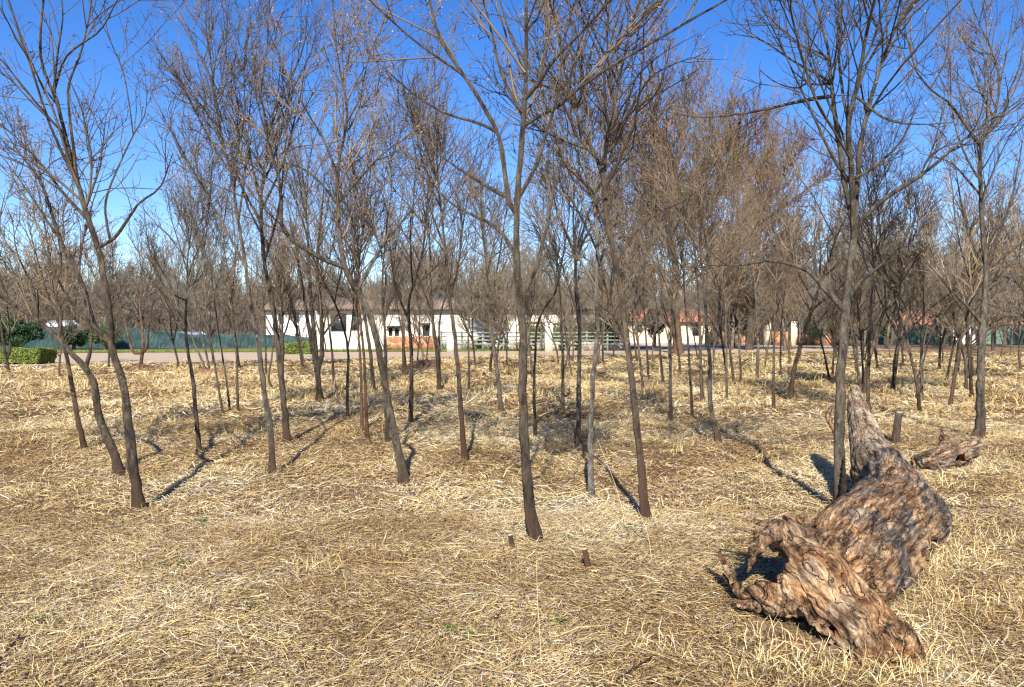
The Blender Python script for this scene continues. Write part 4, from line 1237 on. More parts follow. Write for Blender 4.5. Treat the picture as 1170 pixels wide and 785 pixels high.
# ------------------------------------------------------------------ fallen log
def ring_tube(P, Rr, S=20, flat=1.0):
    """closed tube with capped ends; P (K,3)"""
    K = len(P)
    V, Q = tubes(P[None], Rr[None], S)
    c0 = P[0]; c1 = P[-1]
    n = len(V)
    V = np.vstack([V, c0, c1])
    T = [(n, (k + 1) % S, k) for k in range(S)] + [(n + 1, (K - 1) * S + k, (K - 1) * S + (k + 1) % S) for k in range(S)]
    return V, Q, np.array(T)

def seg(pts, K=24):
    """pts: (px, py, depth, radius)"""
    P = np.array([list(W(a, b, c)) + [r] for a, b, c, r in pts])
    C = catmull3(P, K)
    return C[:, :3], C[:, 3]
def catmull3(P, n):
    E = np.vstack([2 * P[0] - P[1], P, 2 * P[-1] - P[-2]]); m = len(P) - 1; out = []
    for u in np.linspace(0, m, n):
        i = min(int(u), m - 1); t = u - i
        p0, p1, p2, p3 = E[i], E[i+1], E[i+2], E[i+3]
        out.append(0.5 * ((2*p1) + (-p0 + p2)*t + (2*p0 - 5*p1 + 4*p2 - p3)*t*t + (-p0 + 3*p1 - 3*p2 + p3)*t**3))
    o = np.array(out); o[:, 3] = np.maximum(o[:, 3], 0.006); return o

def logmat():
    m, nt, p = newmat('weathered_log')
    at = nt.nodes.new('ShaderNodeAttribute'); at.attribute_name = 'grain'
    tn = nt.nodes.new('ShaderNodeAttribute'); tn.attribute_name = 'tone'
    n1 = tex_noise(nt, 17, 9, 0.74, vec=at.outputs['Vector'], stretch=(0.17, 1.5, 1.5))
    n2 = tex_noise(nt, 3.2, 5, 0.65, vec=at.outputs['Vector'], stretch=(0.8, 1, 1))
    n3 = tex_noise(nt, 70, 7, 0.78, vec=at.outputs['Vector'], stretch=(0.22, 1.2, 1.2))
    grey = ramp(nt, [(0.38, (0.030, 0.025, 0.022)), (0.46, (0.095, 0.078, 0.064)), (0.54, (0.20, 0.165, 0.13)), (0.63, (0.40, 0.33, 0.25))])
    nt.links.new(n1.outputs[0], grey.inputs[0])
    rust = ramp(nt, [(0.37, (0.06, 0.03, 0.018)), (0.45, (0.20, 0.105, 0.05)), (0.53, (0.42, 0.245, 0.12)), (0.63, (0.64, 0.45, 0.26))])
    nt.links.new(n1.outputs[0], rust.inputs[0])
    pale = ramp(nt, [(0.36, (0.13, 0.085, 0.05)), (0.48, (0.38, 0.27, 0.17)), (0.62, (0.64, 0.53, 0.38))])
    nt.links.new(n1.outputs[0], pale.inputs[0])
    pr = ramp(nt, [(0.46, (0, 0, 0)), (0.55, (1, 1, 1))])
    nt.links.new(n2.outputs[0], pr.inputs[0])
    mm = nt.nodes.new('ShaderNodeMath'); mm.operation = 'MULTIPLY'; mm.inputs[1].default_value = 0.85
    nt.links.new(pr.outputs[0], mm.inputs[0])
    c = mixc(nt, mm.outputs[0], grey.outputs[0], rust.outputs[0])
    sp = nt.nodes.new('ShaderNodeSeparateXYZ'); nt.links.new(tn.outputs['Vector'], sp.inputs[0])
    c = mixc(nt, sp.outputs[0], c, rust.outputs[0])
    c = mixc(nt, sp.outputs[1], c, pale.outputs[0])
    r5 = ramp(nt, [(0.40, (0.30, 0.26, 0.23)), (0.5, (1, 1, 1)), (0.6, (1.35, 1.3, 1.25))]); nt.links.new(n3.outputs[0], r5.inputs[0])
    c = mixc(nt, 0.8, c, r5.outputs[0], 'MULTIPLY')
    n6 = tex_noise(nt, 5.5, 8, 0.75)
    r6 = ramp(nt, [(0.40, (0.45, 0.43, 0.42)), (0.52, (1, 1, 1)), (0.64, (1.45, 1.3, 1.1))]); nt.links.new(n6.outputs[0], r6.inputs[0])
    c = mixc(nt, 1.0, c, r6.outputs[0], 'MULTIPLY')
    vo = nt.nodes.new('ShaderNodeTexVoronoi'); vo.feature = 'DISTANCE_TO_EDGE'; vo.inputs['Scale'].default_value = 7.5
    mpv = nt.nodes.new('ShaderNodeMapping'); mpv.inputs['Scale'].default_value = (0.08, 1.2, 1.2)
    wv = mixc(nt, 0.16, at.outputs['Vector'], n2.outputs['Color'], 'LINEAR_LIGHT')
    nt.links.new(wv, mpv.inputs['Vector']); nt.links.new(mpv.outputs[0], vo.inputs['Vector'])
    crk = ramp(nt, [(0.0, (0.15, 0.12, 0.10)), (0.035, (1, 1, 1))]); nt.links.new(vo.outputs['Distance'], crk.inputs[0])
    c = mixc(nt, 0.6, c, crk.outputs[0], 'MULTIPLY')
    nt.links.new(c, p.inputs['Base Color'])
    p.inputs['Roughness'].default_value = 0.85; p.inputs['Specular IOR Level'].default_value = 0.2
    ad = nt.nodes.new('ShaderNodeMath'); ad.operation = 'ADD'
    nt.links.new(n1.outputs[0], ad.inputs[0])
    m2 = nt.nodes.new('ShaderNodeMath'); m2.operation = 'MULTIPLY'; m2.inputs[1].default_value = 0.4
    nt.links.new(n3.outputs[0], m2.inputs[0]); nt.links.new(m2.outputs[0], ad.inputs[1])
    ad2 = nt.nodes.new('ShaderNodeMath'); ad2.operation = 'ADD'; nt.links.new(ad.outputs[0], ad2.inputs[0]); nt.links.new(crk.outputs[0], ad2.inputs[1])
    bump(nt, p, ad2.outputs[0], 1.0, 0.03)
    return m
M_LOG = logmat()

def wood_mesh(name, tubes_, voxel, mat, parent, base, spine, amp=0.03, cuts=(), tone=None, seed=0.0, freq=1.0, lump=1.0):
    """union of closed tubes by voxel remesh, cuts by boolean, then grain displacement along the spine"""
    VV, QQ, TT, o = [], [], [], 0
    for P, r in tubes_:
        v, q, t = ring_tube(P, r)
        VV.append(v); QQ.append(q + o); TT.append(t + o); o += len(v)
    ob = np_mesh(name, np.concatenate(VV), np.concatenate(QQ), mat, None, T=np.concatenate(TT))
    rm = ob.modifiers.new('r', 'REMESH'); rm.mode = 'VOXEL'; rm.voxel_size = voxel
    hs_ = []
    for (c, rad) in cuts:
        bm = bmesh.new(); bmesh.ops.create_icosphere(bm, subdivisions=4, radius=1)
        for v in bm.verts:
            k = 1 + 0.35 * noise.noise(v.co * 2.1 + Vector(c))
            v.co = Vector((v.co.x * rad[0] * k, v.co.y * rad[1] * k, v.co.z * rad[2] * k)) + Vector(c)
        me = bpy.data.meshes.new('cut'); bm.to_mesh(me); bm.free()
        co = bpy.data.objects.new('cut', me); COL.objects.link(co); hs_.append(co)
        b = ob.modifiers.new('b', 'BOOLEAN'); b.operation = 'DIFFERENCE'; b.object = co; b.solver = 'EXACT'
    if cuts:
        r2 = ob.modifiers.new('r2', 'REMESH'); r2.mode = 'VOXEL'; r2.voxel_size = voxel
    dg = bpy.context.evaluated_depsgraph_get(); dg.update()
    me = bpy.data.meshes.new_from_object(ob.evaluated_get(dg))
    old = ob.data; ob.modifiers.clear(); ob.data = me; bpy.data.meshes.remove(old)
    for h in hs_:
        m_ = h.data; bpy.data.objects.remove(h); bpy.data.meshes.remove(m_)
    n = len(me.vertices)
    co = np.empty(n * 3, dtype=np.float32); me.vertices.foreach_get('co', co); co = co.reshape(-1, 3).astype(float)
    no = np.empty(n * 3, dtype=np.float32); me.vertices.foreach_get('normal', no); no = no.reshape(-1, 3)
    # grain coordinates: s along spine, plus offset in the spine's frame
    S = spine; T = np.gradient(S, axis=0); T /= np.linalg.norm(T, axis=1, keepdims=True)
    ss = np.concatenate([[0], np.cumsum(np.linalg.norm(np.diff(S, axis=0), axis=1))])
    k = np.empty(n, dtype=int)
    for a in range(0, n, 20000):
        k[a:a+20000] = ((co[a:a+20000, None, :] - S[None]) ** 2).sum(-1).argmin(1)
    rel = co - S[k]; al = (rel * T[k]).sum(-1)
    s = ss[k] + al
    A = np.cross(T, [0, 0, 1.0]); A /= np.linalg.norm(A, axis=1, keepdims=True); B = np.cross(A, T)
    g = np.stack([s, (rel * A[k]).sum(-1), (rel * B[k]).sum(-1)], -1)
    dsp = np.empty(n)
    for i in range(n):
        q = g[i]
        tw = 0.5 * noise.noise(Vector((q[0] * 1.1, q[1] * 1.5, q[2] * 1.5 + seed)))
        f1 = noise.noise(Vector((q[0] * 0.9 * freq, (q[1] + tw * .25) * 8 * freq, (q[2] + tw * .25) * 8 * freq + seed)))
        f2 = noise.noise(Vector((q[0] * 1.6 * freq, q[1] * 23 * freq, q[2] * 23 * freq + 7)))
        f3 = noise.noise(Vector((q[0] * 2.4, q[1] * 3, q[2] * 3 + 3 + seed)))
        dsp[i] = amp * (0.5 - 1.2 * max(0.0, 1 - abs(f1) * 6.0) ** 1.5 - 0.55 * max(0.0, 1 - abs(f2) * 3.5) + f3 * lump + (0 if lump == 1.0 else 0.9 * noise.noise(Vector((q[0] * 7, q[1] * 7, q[2] * 7))))) * (1.0 if q[0] < 2.3 else max(0.45, 1.0 - (q[0] - 2.3) * 0.55))
    co = co + no * dsp[:, None]
    me.vertices.foreach_set('co', (co - base).astype(np.float32).ravel())
    ga = me.attributes.new('grain', 'FLOAT_VECTOR', 'POINT'); ga.data.foreach_set('vector', g.astype(np.float32).ravel())
    tn = np.zeros((n, 3), dtype=np.float32)
    if tone: tn = tone(co, g, tn)
    ta = me.attributes.new('tone', 'FLOAT_VECTOR', 'POINT'); ta.data.foreach_set('vector', tn.astype(np.float32).ravel())
    me.polygons.foreach_set('use_smooth', np.ones(len(me.polygons), dtype=bool))
    me.update()
    if not me.materials: me.materials.append(mat)
    ob.name = name
    ob.parent = parent
    return ob

def shard(name, pts, base, parent, flat=0.45, seed=0):
    P, r = seg(pts, 22)
    rg = np.random.default_rng(seed)
    P = P + rg.normal(size=P.shape) * (r * 0.12)[:, None]
    V, Q, T = ring_tube(P, r, 10)
    Vr = V[:-2].reshape(len(P), 10, 3)
    c = P[:, None, :]
    Tn = np.gradient(P, axis=0); Tn /= np.linalg.norm(Tn, axis=1, keepdims=True)
    ax = np.cross(Tn, np.array([0.3, 0.9, 0.2])); ax /= np.linalg.norm(ax, axis=1, keepdims=True)
    rel = Vr - c
    comp = (rel * ax[:, None, :]).sum(-1, keepdims=True) * ax[:, None, :]
    Vr = c + rel - comp * (1 - flat)
    Vr = Vr * 1.0 + rg.normal(size=Vr.shape) * (r[:, None, None] * 0.09)
    V = np.vstack([Vr.reshape(-1, 3), V[-2:]])
    s = np.repeat(np.arange(len(P)) * 0.03, 10)
    g = np.zeros((len(V), 3)); g[:-2, 0] = s; g[:, 1:] = V[:, :2] * 1.0
    tn = np.zeros((len(V), 3)); tn[:, 0] = 0.75; tn[:, 1] = 0.25
    return np_mesh(name, V - base, Q, M_LOG, parent, smooth=True, attr={'grain': g, 'tone': tn}, T=T)

def fallen_log():
    base = np.array((2.6, 5.4, 0.0))
    root = thing('fallen_log', 'massive weathered fallen tree trunk with a broken splintered root end, lying at right', 'log', tuple(base))
    body = seg([(942, 662, 4.25, 0.20), (966, 636, 4.6, 0.27), (990, 610, 4.98, 0.275), (1016, 588, 5.45, 0.295), (1020, 568, 5.95, 0.265), (1006, 542, 6.5, 0.23), (993, 512, 7.1, 0.165), (984, 480, 7.7, 0.125), (978, 458, 8.1, 0.085), (976, 442, 8.3, 0.04)], 70)
    bulge = seg([(1020, 604, 5.2, 0.18), (1048, 594, 5.6, 0.21), (1054, 576, 6.0, 0.14)], 20)
    under = seg([(975, 676, 4.25, 0.16), (1008, 652, 4.75, 0.20), (1046, 626, 5.3, 0.14)], 20)
    plate = seg([(884, 610, 4.55, 0.06), (902, 620, 4.42, 0.12), (920, 640, 4.25, 0.10), (942, 664, 4.1, 0.145), (966, 692, 3.97, 0.12), (988, 716, 3.85, 0.135), (1006, 734, 3.75, 0.10), (1016, 748, 3.64, 0.085)], 40)
    foot = seg([(1000, 735, 3.8, 0.11), (1025, 738, 3.7, 0.12), (1018, 760, 3.6, 0.09)], 16)
    lobes = [seg([(925, 645, 4.2, 0.10), (912, 672, 4.15, 0.10), (902, 692, 4.1, 0.05)], 14),
             seg([(955, 682, 4.0, 0.11), (948, 706, 3.98, 0.09), (944, 722, 3.96, 0.03)], 14),
             seg([(985, 712, 3.85, 0.10), (972, 732, 3.84, 0.08), (968, 748, 3.8, 0.025)], 14),
             seg([(900, 606, 4.5, 0.09), (930, 606, 4.5, 0.08), (952, 620, 4.5, 0.05)], 14),
             seg([(1004, 735, 3.75, 0.09), (990, 755, 3.68, 0.07), (984, 768, 3.62, 0.02)], 14)]
    lip = seg([(843, 684, 4.26, 0.035), (856, 682, 4.2, 0.075), (880, 680, 4.15, 0.095), (915, 680, 4.12, 0.11), (950, 695, 4.1, 0.12)], 30)
    ridge = seg([(905, 612, 4.5, 0.05), (940, 640, 4.22, 0.055), (972, 670, 4.05, 0.06), (1008, 708, 3.95, 0.06), (1034, 735, 3.8, 0.03)], 36)
    inner = seg([(908, 640, 4.6, 0.12), (930, 655, 4.5, 0.18), (955, 650, 4.5, 0.2)], 16)
    cr1 = seg([(1002, 560, 5.6, 0.10), (1012, 530, 6.0, 0.12), (1020, 520, 6.4, 0.06)], 16)
    spine = body[0]
    cuts = [(tuple(W(876, 650, 4.35)), (0.11, 0.28, 0.068)), (tuple(W(935, 735, 4.0)), (0.30, 0.30, 0.13)), (tuple(W(862, 722, 4.2)), (0.22, 0.25, 0.07)), (tuple(W(1002, 562, 5.35)), (0.045, 0.09, 0.05))]
    def tone(co, g, t):
        s = g[:, 0]
        nn = fbm(co[:, 0] * 4, co[:, 1] * 4 + co[:, 2] * 3, 8, 3)
        near = np.clip(1 - (s - 0.15 + (nn - 0.5) * 0.9) / 0.35, 0, 1)
        px, py = proj(co)
        far = np.clip((s - 2.6 + (nn - 0.5) * 1.0) / 0.6, 0, 1)
        t[:, 0] = near * 0.8
        t[:, 1] = np.clip(far * 1.0 + near * 0.35 * (nn > 0.55), 0, 1)
        return t
    def tone2(co, g, t):
        nn = fbm(co[:, 0] * 7, co[:, 1] * 5 + co[:, 2] * 7, 8, 3)
        t[:, 0] = 0.95; t[:, 1] = np.clip((nn - 0.55) * 5, 0, 0.6)
        return t
    wood_mesh('trunk', [body, bulge, under, cr1], 0.0095, M_LOG, root, base, spine, amp=0.018, cuts=cuts[3:], tone=tone)
    wood_mesh('root_end', [plate, foot, lip, ridge, inner] + lobes, 0.008, M_LOG, root, base, plate[0], amp=0.027, cuts=cuts[:3], tone=tone2, seed=9.0, lump=2.2)
    sh = [
     [(900, 606, 4.5, 0.05), (878, 600, 4.6, 0.035), (852, 592, 4.7, 0.018), (838, 590, 4.72, 0.004)],
     [(898, 612, 4.5, 0.045), (870, 610, 4.6, 0.03), (846, 604, 4.68, 0.014), (832, 606, 4.7, 0.004)],
     [(898, 618, 4.45, 0.04), (868, 620, 4.55, 0.03), (842, 618, 4.6, 0.014), (828, 618, 4.62, 0.004)],
     [(905, 600, 4.55, 0.04), (884, 596, 4.65, 0.025), (866, 596, 4.7, 0.005)],
     [(895, 604, 4.4, 0.06), (874, 614, 4.3, 0.065), (861, 632, 4.22, 0.055), (854, 655, 4.18, 0.010)],
     [(818, 624, 4.5, 0.008), (828, 642, 4.45, 0.035), (840, 664, 4.36, 0.045), (848, 690, 4.25, 0.04)],
     [(826, 655, 4.45, 0.008), (838, 672, 4.38, 0.02), (850, 686, 4.25, 0.03)],
     [(862, 690, 4.15, 0.03), (846, 690, 4.2, 0.025), (838, 684, 4.25, 0.006)],
     [(958, 680, 4.02, 0.035), (985, 705, 3.9, 0.03), (1012, 726, 3.82, 0.022), (1036, 742, 3.75, 0.006)],
     [(925, 604, 4.55, 0.05), (908, 600, 4.52, 0.04), (890, 606, 4.48, 0.012)],
     [(940, 622, 4.35, 0.03), (958, 650, 4.15, 0.035), (985, 682, 3.98, 0.03), (1004, 704, 3.92, 0.008)],
     [(905, 596, 4.5, 0.012), (925, 612, 4.35, 0.04), (938, 640, 4.1, 0.04), (946, 664, 3.98, 0.01)],
     [(1002, 716, 3.8, 0.04), (1020, 730, 3.72, 0.05), (1040, 742, 3.70, 0.035), (1052, 756, 3.7, 0.008)],
     [(912, 690, 4.02, 0.03), (935, 716, 3.92, 0.035), (955, 728, 3.86, 0.025), (968, 742, 3.8, 0.006)],
    ]
    for i, s in enumerate(sh):
        shard('root_splinter', s, base, root, 0.4, i)
    shard('branch_stub', [(962, 500, 7.2, 0.04), (952, 488, 7.2, 0.035), (946, 474, 7.25, 0.03), (952, 462, 7.3, 0.012)], base, root, 0.8, 31)
    o = shard('broken_spike', [(962, 588, 6.45, 0.075), (963, 560, 6.45, 0.06), (964, 540, 6.45, 0.035), (964, 522, 6.45, 0.006)], base, root, 0.6, 33)
    o.data.materials[0] = simple('painted_shade_wood', (0.03, 0.024, 0.02), (0.012, 0.01, 0.009), 20)  # shadow on this splinter is put into its near-black colour
    o['label'] = 'splinter spike painted shadow-black, standing by the tree foot'
fallen_log()

def log_piece():
    g = G(1080, 540); base = np.array((g[0], g[1], 0.0)); d = g[1]
    root = thing('broken_log_piece', 'grey broken log chunk with a jagged upright shard, behind the big fallen log', 'log', tuple(base))
    sp = seg([(1047, 530, d, 0.10), (1068, 527, d + 0.1, 0.13), (1092, 520, d + 0.3, 0.12), (1116, 510, d + 0.5, 0.09)], 30)
    leg = seg([(1070, 532, d, 0.10), (1072, 546, d - 0.1, 0.09), (1066, 558, d - 0.2, 0.06)], 14)
    up = seg([(1084, 520, d + 0.3, 0.08), (1080, 505, d + 0.35, 0.06), (1076, 488, d + 0.4, 0.015)], 14)
    def tone(co, g, t):
        nn = fbm(co[:, 0] * 5, co[:, 1] * 5 + co[:, 2] * 5, 8, 3)
        t[:, 0] = (nn > 0.55) * 0.5; t[:, 1] = (nn < 0.45) * 0.4; return t
    wood_mesh('chunk', [sp, leg, up], 0.014, M_LOG, root, base, sp[0], amp=0.025, cuts=[(tuple(W(1100, 528, d + 0.1)), (0.12, 0.3, 0.09))], tone=tone, seed=4.0)
log_piece()

def cut_stump(label, pts, wpx, bk='grey', name='cut_stump'):
    b = G(*pts[0]); d = b[1]
    root = thing(name, label, 'stump', tuple(b))
    r = wpx / F * d / 2
    P = np.array([b - [0, 0, 0.06]] + [W(px, py, d) for px, py in pts[1:]])
    P = catmull(np.vstack([P[0], b, P[1:]]), 14); Rr = np.linspace(r * 1.15, r * 0.9, 14)
    V, Q, T = ring_tube(P, Rr, 14)
    np_mesh('stem', V - b, Q, M_BARK[bk], root, smooth=True, T=T)
    # pale sawn face
    t = P[-1] - P[-2]; t /= np.linalg.norm(t)
    V, Q, T = ring_tube(np.array([P[-1] + t * 0.002, P[-1] + t * 0.012]), np.array([r * 0.86, r * 0.84]), 14)
    np_mesh('sawn_face', V - b, Q, simple('sawn_wood', (0.50, 0.38, 0.25), (0.38, 0.27, 0.17), 30), root, T=T)
cut_stump('knee-high cut sapling stump leaning right, behind the fallen log', [(1023, 506), (1027, 472)], 8.5)
cut_stump('short weathered peg of wood beside the foot of the central tree', [(586, 628), (583, 612)], 6)
cut_stump('low slanted reddish root stub in the centre right foreground', [(673, 652), (668, 628)], 7, 'rust')

# ------------------------------------------------------------------ straw, litter, tufts (nobody could count these)
def blades(r, x, y, z, L, wd, pitch, az, bend, v):
    n = len(x)
    d = np.stack([np.cos(az) * np.cos(pitch), np.sin(az) * np.cos(pitch), np.sin(pitch)], -1)
    side = np.stack([-np.sin(az), np.cos(az), np.zeros(n)], -1)
    roll = r.uniform(-0.9, 0.9, n)[:, None]
    side = side * np.cos(roll) + np.cross(d, side) * np.sin(roll)
    p0 = np.stack([x, y, z], -1)
    lat = np.stack([-np.sin(az), np.cos(az), 0 * az], -1) * (r.normal(0, 0.18, n) * L)[:, None]
    p1 = p0 + d * (L * 0.5)[:, None] + lat * 0.5
    p2 = p0 + d * L[:, None] + np.stack([0 * L, 0 * L, -bend * L], -1) - lat * 0.3
    h = (wd / 2)[:, None] * side
    V = np.stack([p0 - h, p0 + h, p1 - h * 0.9, p1 + h * 0.9, p2 - h * 0.25, p2 + h * 0.25], 1)
    i = np.arange(n)[:, None] * 6
    Q = np.stack([i + np.array([0, 1, 3, 2]), i + np.array([2, 3, 5, 4])], 1).reshape(-1, 4)
    return V.reshape(-1, 3), Q, np.repeat(v, 6)

def wedge(r, n, d0, d1, margin=1.22):
    y = np.sqrt(r.random(n) * (d1 * d1 - d0 * d0) + d0 * d0)
    x = (r.random(n) * 2 - 1) * (0.675 * margin * y + 1.8)
    return x, y

def straw_field():
    r = np.random.default_rng(12)
    out = []
    def keep(x, y, lo=0.25):
        m = fbm(x * 0.55, y * 0.55, 40, 4); m2 = fbm(x * 2.3, y * 2.3, 44, 3)
        pr = np.clip((m - 0.34) / 0.22, 0, 1) * 0.65 + np.clip((m2 - 0.36) / 0.22, 0, 1) * 0.35
        ok = r.random(len(x)) < lo + (1 - lo) * pr
        ok &= y < poly_y(ROAD_NEAR, x) - 0.3 - r.exponential(0.5, len(x))
        ok &= np.hypot(x - 1.7, y - 4.0) > 0.38
        return ok
    # (count, near, far, length, width, lift)
    for n, d0, d1, L0, w0, lift, pt in [
        (560000, 2.2, 6.5, 0.034, 0.0024, 0.022, 0.30), (85000, 2.2, 6.5, 0.075, 0.0026, 0.028, 0.22), (9000, 2.2, 6.5, 0.15, 0.003, 0.03, 0.12), (420000, 6.5, 13, 0.06, 0.0045, 0.03, 0.32), (12000, 6.5, 13, 0.16, 0.0045, 0.035, 0.16), (240000, 13, 25, 0.12, 0.010, 0.04, 0.35), (160000, 25, 49, 0.2, 0.024, 0.03, 0.25)]:
        x, y = wedge(r, n, d0, d1)
        k = keep(x, y, 0.38); x, y = x[k], y[k]; n = len(x)
        L = L0 * np.exp(r.normal(0, 0.45, n)); wd = w0 * np.exp(r.normal(0, 0.35, n))
        pitch = np.abs(r.normal(0, pt, n)); 
        # swept direction varies over the field
        fl = fbm(x * 0.8, y * 0.8, 61, 2) * 12
        az = fl + r.normal(0, 1.5, n)
        v = np.clip(0.60 + 1.2 * (fbm(x * 0.9, y * 0.9, 70, 3) - 0.5) + r.normal(0, 0.30, n), 0, 0.97)
        v = np.where(r.random(n) < 0.015, 1.0, v)
        z = hgt(x, y) + r.random(n) * lift
        out.append(blades(r, x, y, z, L, wd, pitch, az, r.uniform(0, 0.22, n) * (pitch > 0.2), v))
    V, Q = merge([(a, b) for a, b, c in out]); v = np.concatenate([c for a, b, c in out])
    tag(np_mesh('dry_straw', V, Q, M_STRAW, attr={'v': v}), 'matted dry straw-coloured cut grass covering the reddish ground', 'dry grass', kind='stuff')

    # standing tufts
    out = []
    for n, d0, d1, H0, w0, per in [(60, 3.0, 7.5, 0.09, 0.0028, 40), (520, 7.5, 16, 0.12, 0.005, 30), (2200, 16, 34, 0.17, 0.013, 22), (900, 34, 47, 0.14, 0.022, 14)]:
        x, y = wedge(r, n, d0, d1)
        m = fbm(x * 0.45, y * 0.45, 90, 3)
        k = (r.random(n) < np.clip((m - 0.40) * 5, 0.08, 1)) & (y < poly_y(ROAD_NEAR, x) - 0.4)
        x, y, m = x[k], y[k], m[k]; n = len(x)
        X = np.repeat(x, per); Y = np.repeat(y, per); N = n * per
        sp = np.repeat(r.uniform(0.03, 0.14, n), per) * (1 + (Y > 16) * 1.0)
        X = X + r.normal(size=N) * sp; Y = Y + r.normal(size=N) * sp
        H = np.repeat(H0 * r.uniform(0.5, 1.6, n), per) * np.exp(r.normal(0, 0.3, N))
        pitch = np.clip(r.normal(0.95, 0.35, N), 0.1, 1.55); az = r.uniform(0, 6.28, N)
        v = np.clip(np.repeat(r.uniform(0.5, 0.9, n), per) + r.normal(0, 0.1, N), 0, 0.96)
        out.append(blades(r, X, Y, hgt(X, Y), H, w0 * np.exp(r.normal(0, 0.3, N)), pitch, az, r.uniform(0, 0.35, N), v))
    # straw gathered round the feet of the near trees
    for (bx, by) in ALL_BASES:
        if by > 15: continue
        N = 70
        a_ = r.uniform(0, 6.28, N); q = r.uniform(0.04, 0.16, N)
        X = bx + np.cos(a_) * q; Y = by + np.sin(a_) * q
        out.append(blades(r, X, Y, hgt(X, Y) + r.random(N) * 0.03, r.uniform(0.04, 0.14, N), r.uniform(0.002, 0.0045, N), np.clip(r.normal(0.5, 0.4, N), 0, 1.4), r.uniform(0, 6.28, N), r.uniform(0, 0.4, N), np.clip(r.normal(0.6, 0.2, N), 0, 0.96)))
    # taller tufts round the log and the right edge
    sp_ = [(1040,640),(1065,655),(1100,560),(1120,540),(1060,720),(1100,760),(1140,700),(1010,600),(1075,470),(1060,482),(1095,478),(760,745),(1150,620),(1165,560),(905,740),(870,765),(1080,690),(1135,520),(1000,775),(362,648),(1050,770),(1045,745),(1100,620),(1085,650),(1055,680),(1042,705),(1095,600),(935,775),(1110,640)]
    for (px, py) in sp_:
        g = G(px, min(py, 783)); per = 110
        N = per
        X = g[0] + r.normal(size=N) * 0.11; Y = g[1] + r.normal(size=N) * 0.09
        H = r.uniform(0.08, 0.22, N); pitch = np.clip(r.normal(0.75, 0.4, N), 0.05, 1.5); az = r.uniform(0, 6.28, N)
        out.append(blades(r, X, Y, hgt(X, Y), H, r.uniform(0.002, 0.0045, N), pitch, az, r.uniform(0.1, 0.6, N), np.clip(r.normal(0.82, 0.09, N), 0, 0.96)))
    V, Q = merge([(a, b) for a, b, c in out]); v = np.concatenate([c for a, b, c in out])
    tag(np_mesh('dry_grass_tufts', V, Q, M_STRAW, attr={'v': v}), 'upstanding tufts of pale dry grass scattered over the field', 'dry grass', kind='stuff')

    # leaf litter
    x1, y1 = wedge(r, 150000, 2.6, 8); x2, y2 = wedge(r, 80000, 8, 20)
    x = np.concatenate([x1, x2]); y = np.concatenate([y1, y2]); n = len(x)
    C = np.stack([x, y, hgt(x, y) + 0.008 + r.random(n) * 0.03], -1)
    a = r.normal(size=(n, 3)) * [1, 1, 0.35]; a /= np.linalg.norm(a, axis=1, keepdims=True)
    b = np.cross(a, [0, 0, 1.0]) + r.normal(size=(n, 3)) * 0.4
    s = (np.where(y < 8, 0.007, 0.014) * np.exp(r.normal(0, 0.4, n)))[:, None]
    nrm = np.cross(a, b)
    V = np.stack([C - a * s, C - b * s * 0.45 + nrm * s * 0.3, C + a * s, C + b * s * 0.45 + nrm * s * 0.3], 1).reshape(-1, 3)
    tag(np_mesh('leaf_litter', V, np.arange(n * 4).reshape(n, 4), M_LEAF, attr={'v': np.repeat(r.random(n), 4)}), 'small curled brown and whitish dead leaves strewn among the straw', 'leaf litter', kind='stuff')

    # green verge grass
    n = 30000
    xs = r.uniform(-45, 8, n); t = r.random(n)
    y = poly_y(VERGE_NEAR, xs) * (1 - t) + poly_y(VERGE_FAR, xs) * t
    V, Q, v = blades(r, xs, y, np.full(n, 0.02), r.uniform(0.06, 0.16, n), np.full(n, 0.02), r.uniform(0.6, 1.5, n), r.uniform(0, 6.28, n), np.zeros(n), r.random(n))
    tag(np_mesh('verge_grass', V, Q, M_HEDGE, attr={'v': v}), 'green grass growing along the far side of the road', 'grass', kind='stuff')
straw_field()

# ------------------------------------------------------------------ fallen sticks, weeds, brush heaps, stalks
def stick(label, a, b, r0, mat='pale', k=0):
    A = G(*a) + [0, 0, 0.02]; B = G(*b) + [0, 0, 0.035]
    rg = np.random.default_rng(300 + k)
    L = np.linalg.norm(B - A)
    t = np.linspace(0, 1, 12)[:, None]
    P = A * (1 - t) + B * t + np.cumsum(rg.normal(size=(12, 3)) * [0.012, 0.012, 0.002], axis=0) * min(1, L)
    root = thing('fallen_stick', label, 'stick', tuple(A), 'fallen sticks on the straw')
    V, Q, T = ring_tube(P, np.linspace(r0, r0 * 0.45, 12), 7)
    parts = np_mesh('stem', V - A, Q, M_TWIG['tan'] if mat == 'pale' else M_BARK['dark'], root, smooth=True, T=T)
    C, Rc = grow(rg, P[None], np.linspace(r0, r0 * 0.45, 12)[None], 5, 0.2, 0.95, 0.6, 0.3, 0.06, 0.3, 0.0, 0.08, 5, 0.6, 0.001, 0.012)
    C[:, :, 2] = np.maximum(C[:, :, 2], A[2] - 0.005)
    V, Q = tubes(C - A, Rc, 4); np_mesh('twigs', V, Q, M_TWIG['tan'] if mat == 'pale' else M_TWIG['dark'], root)
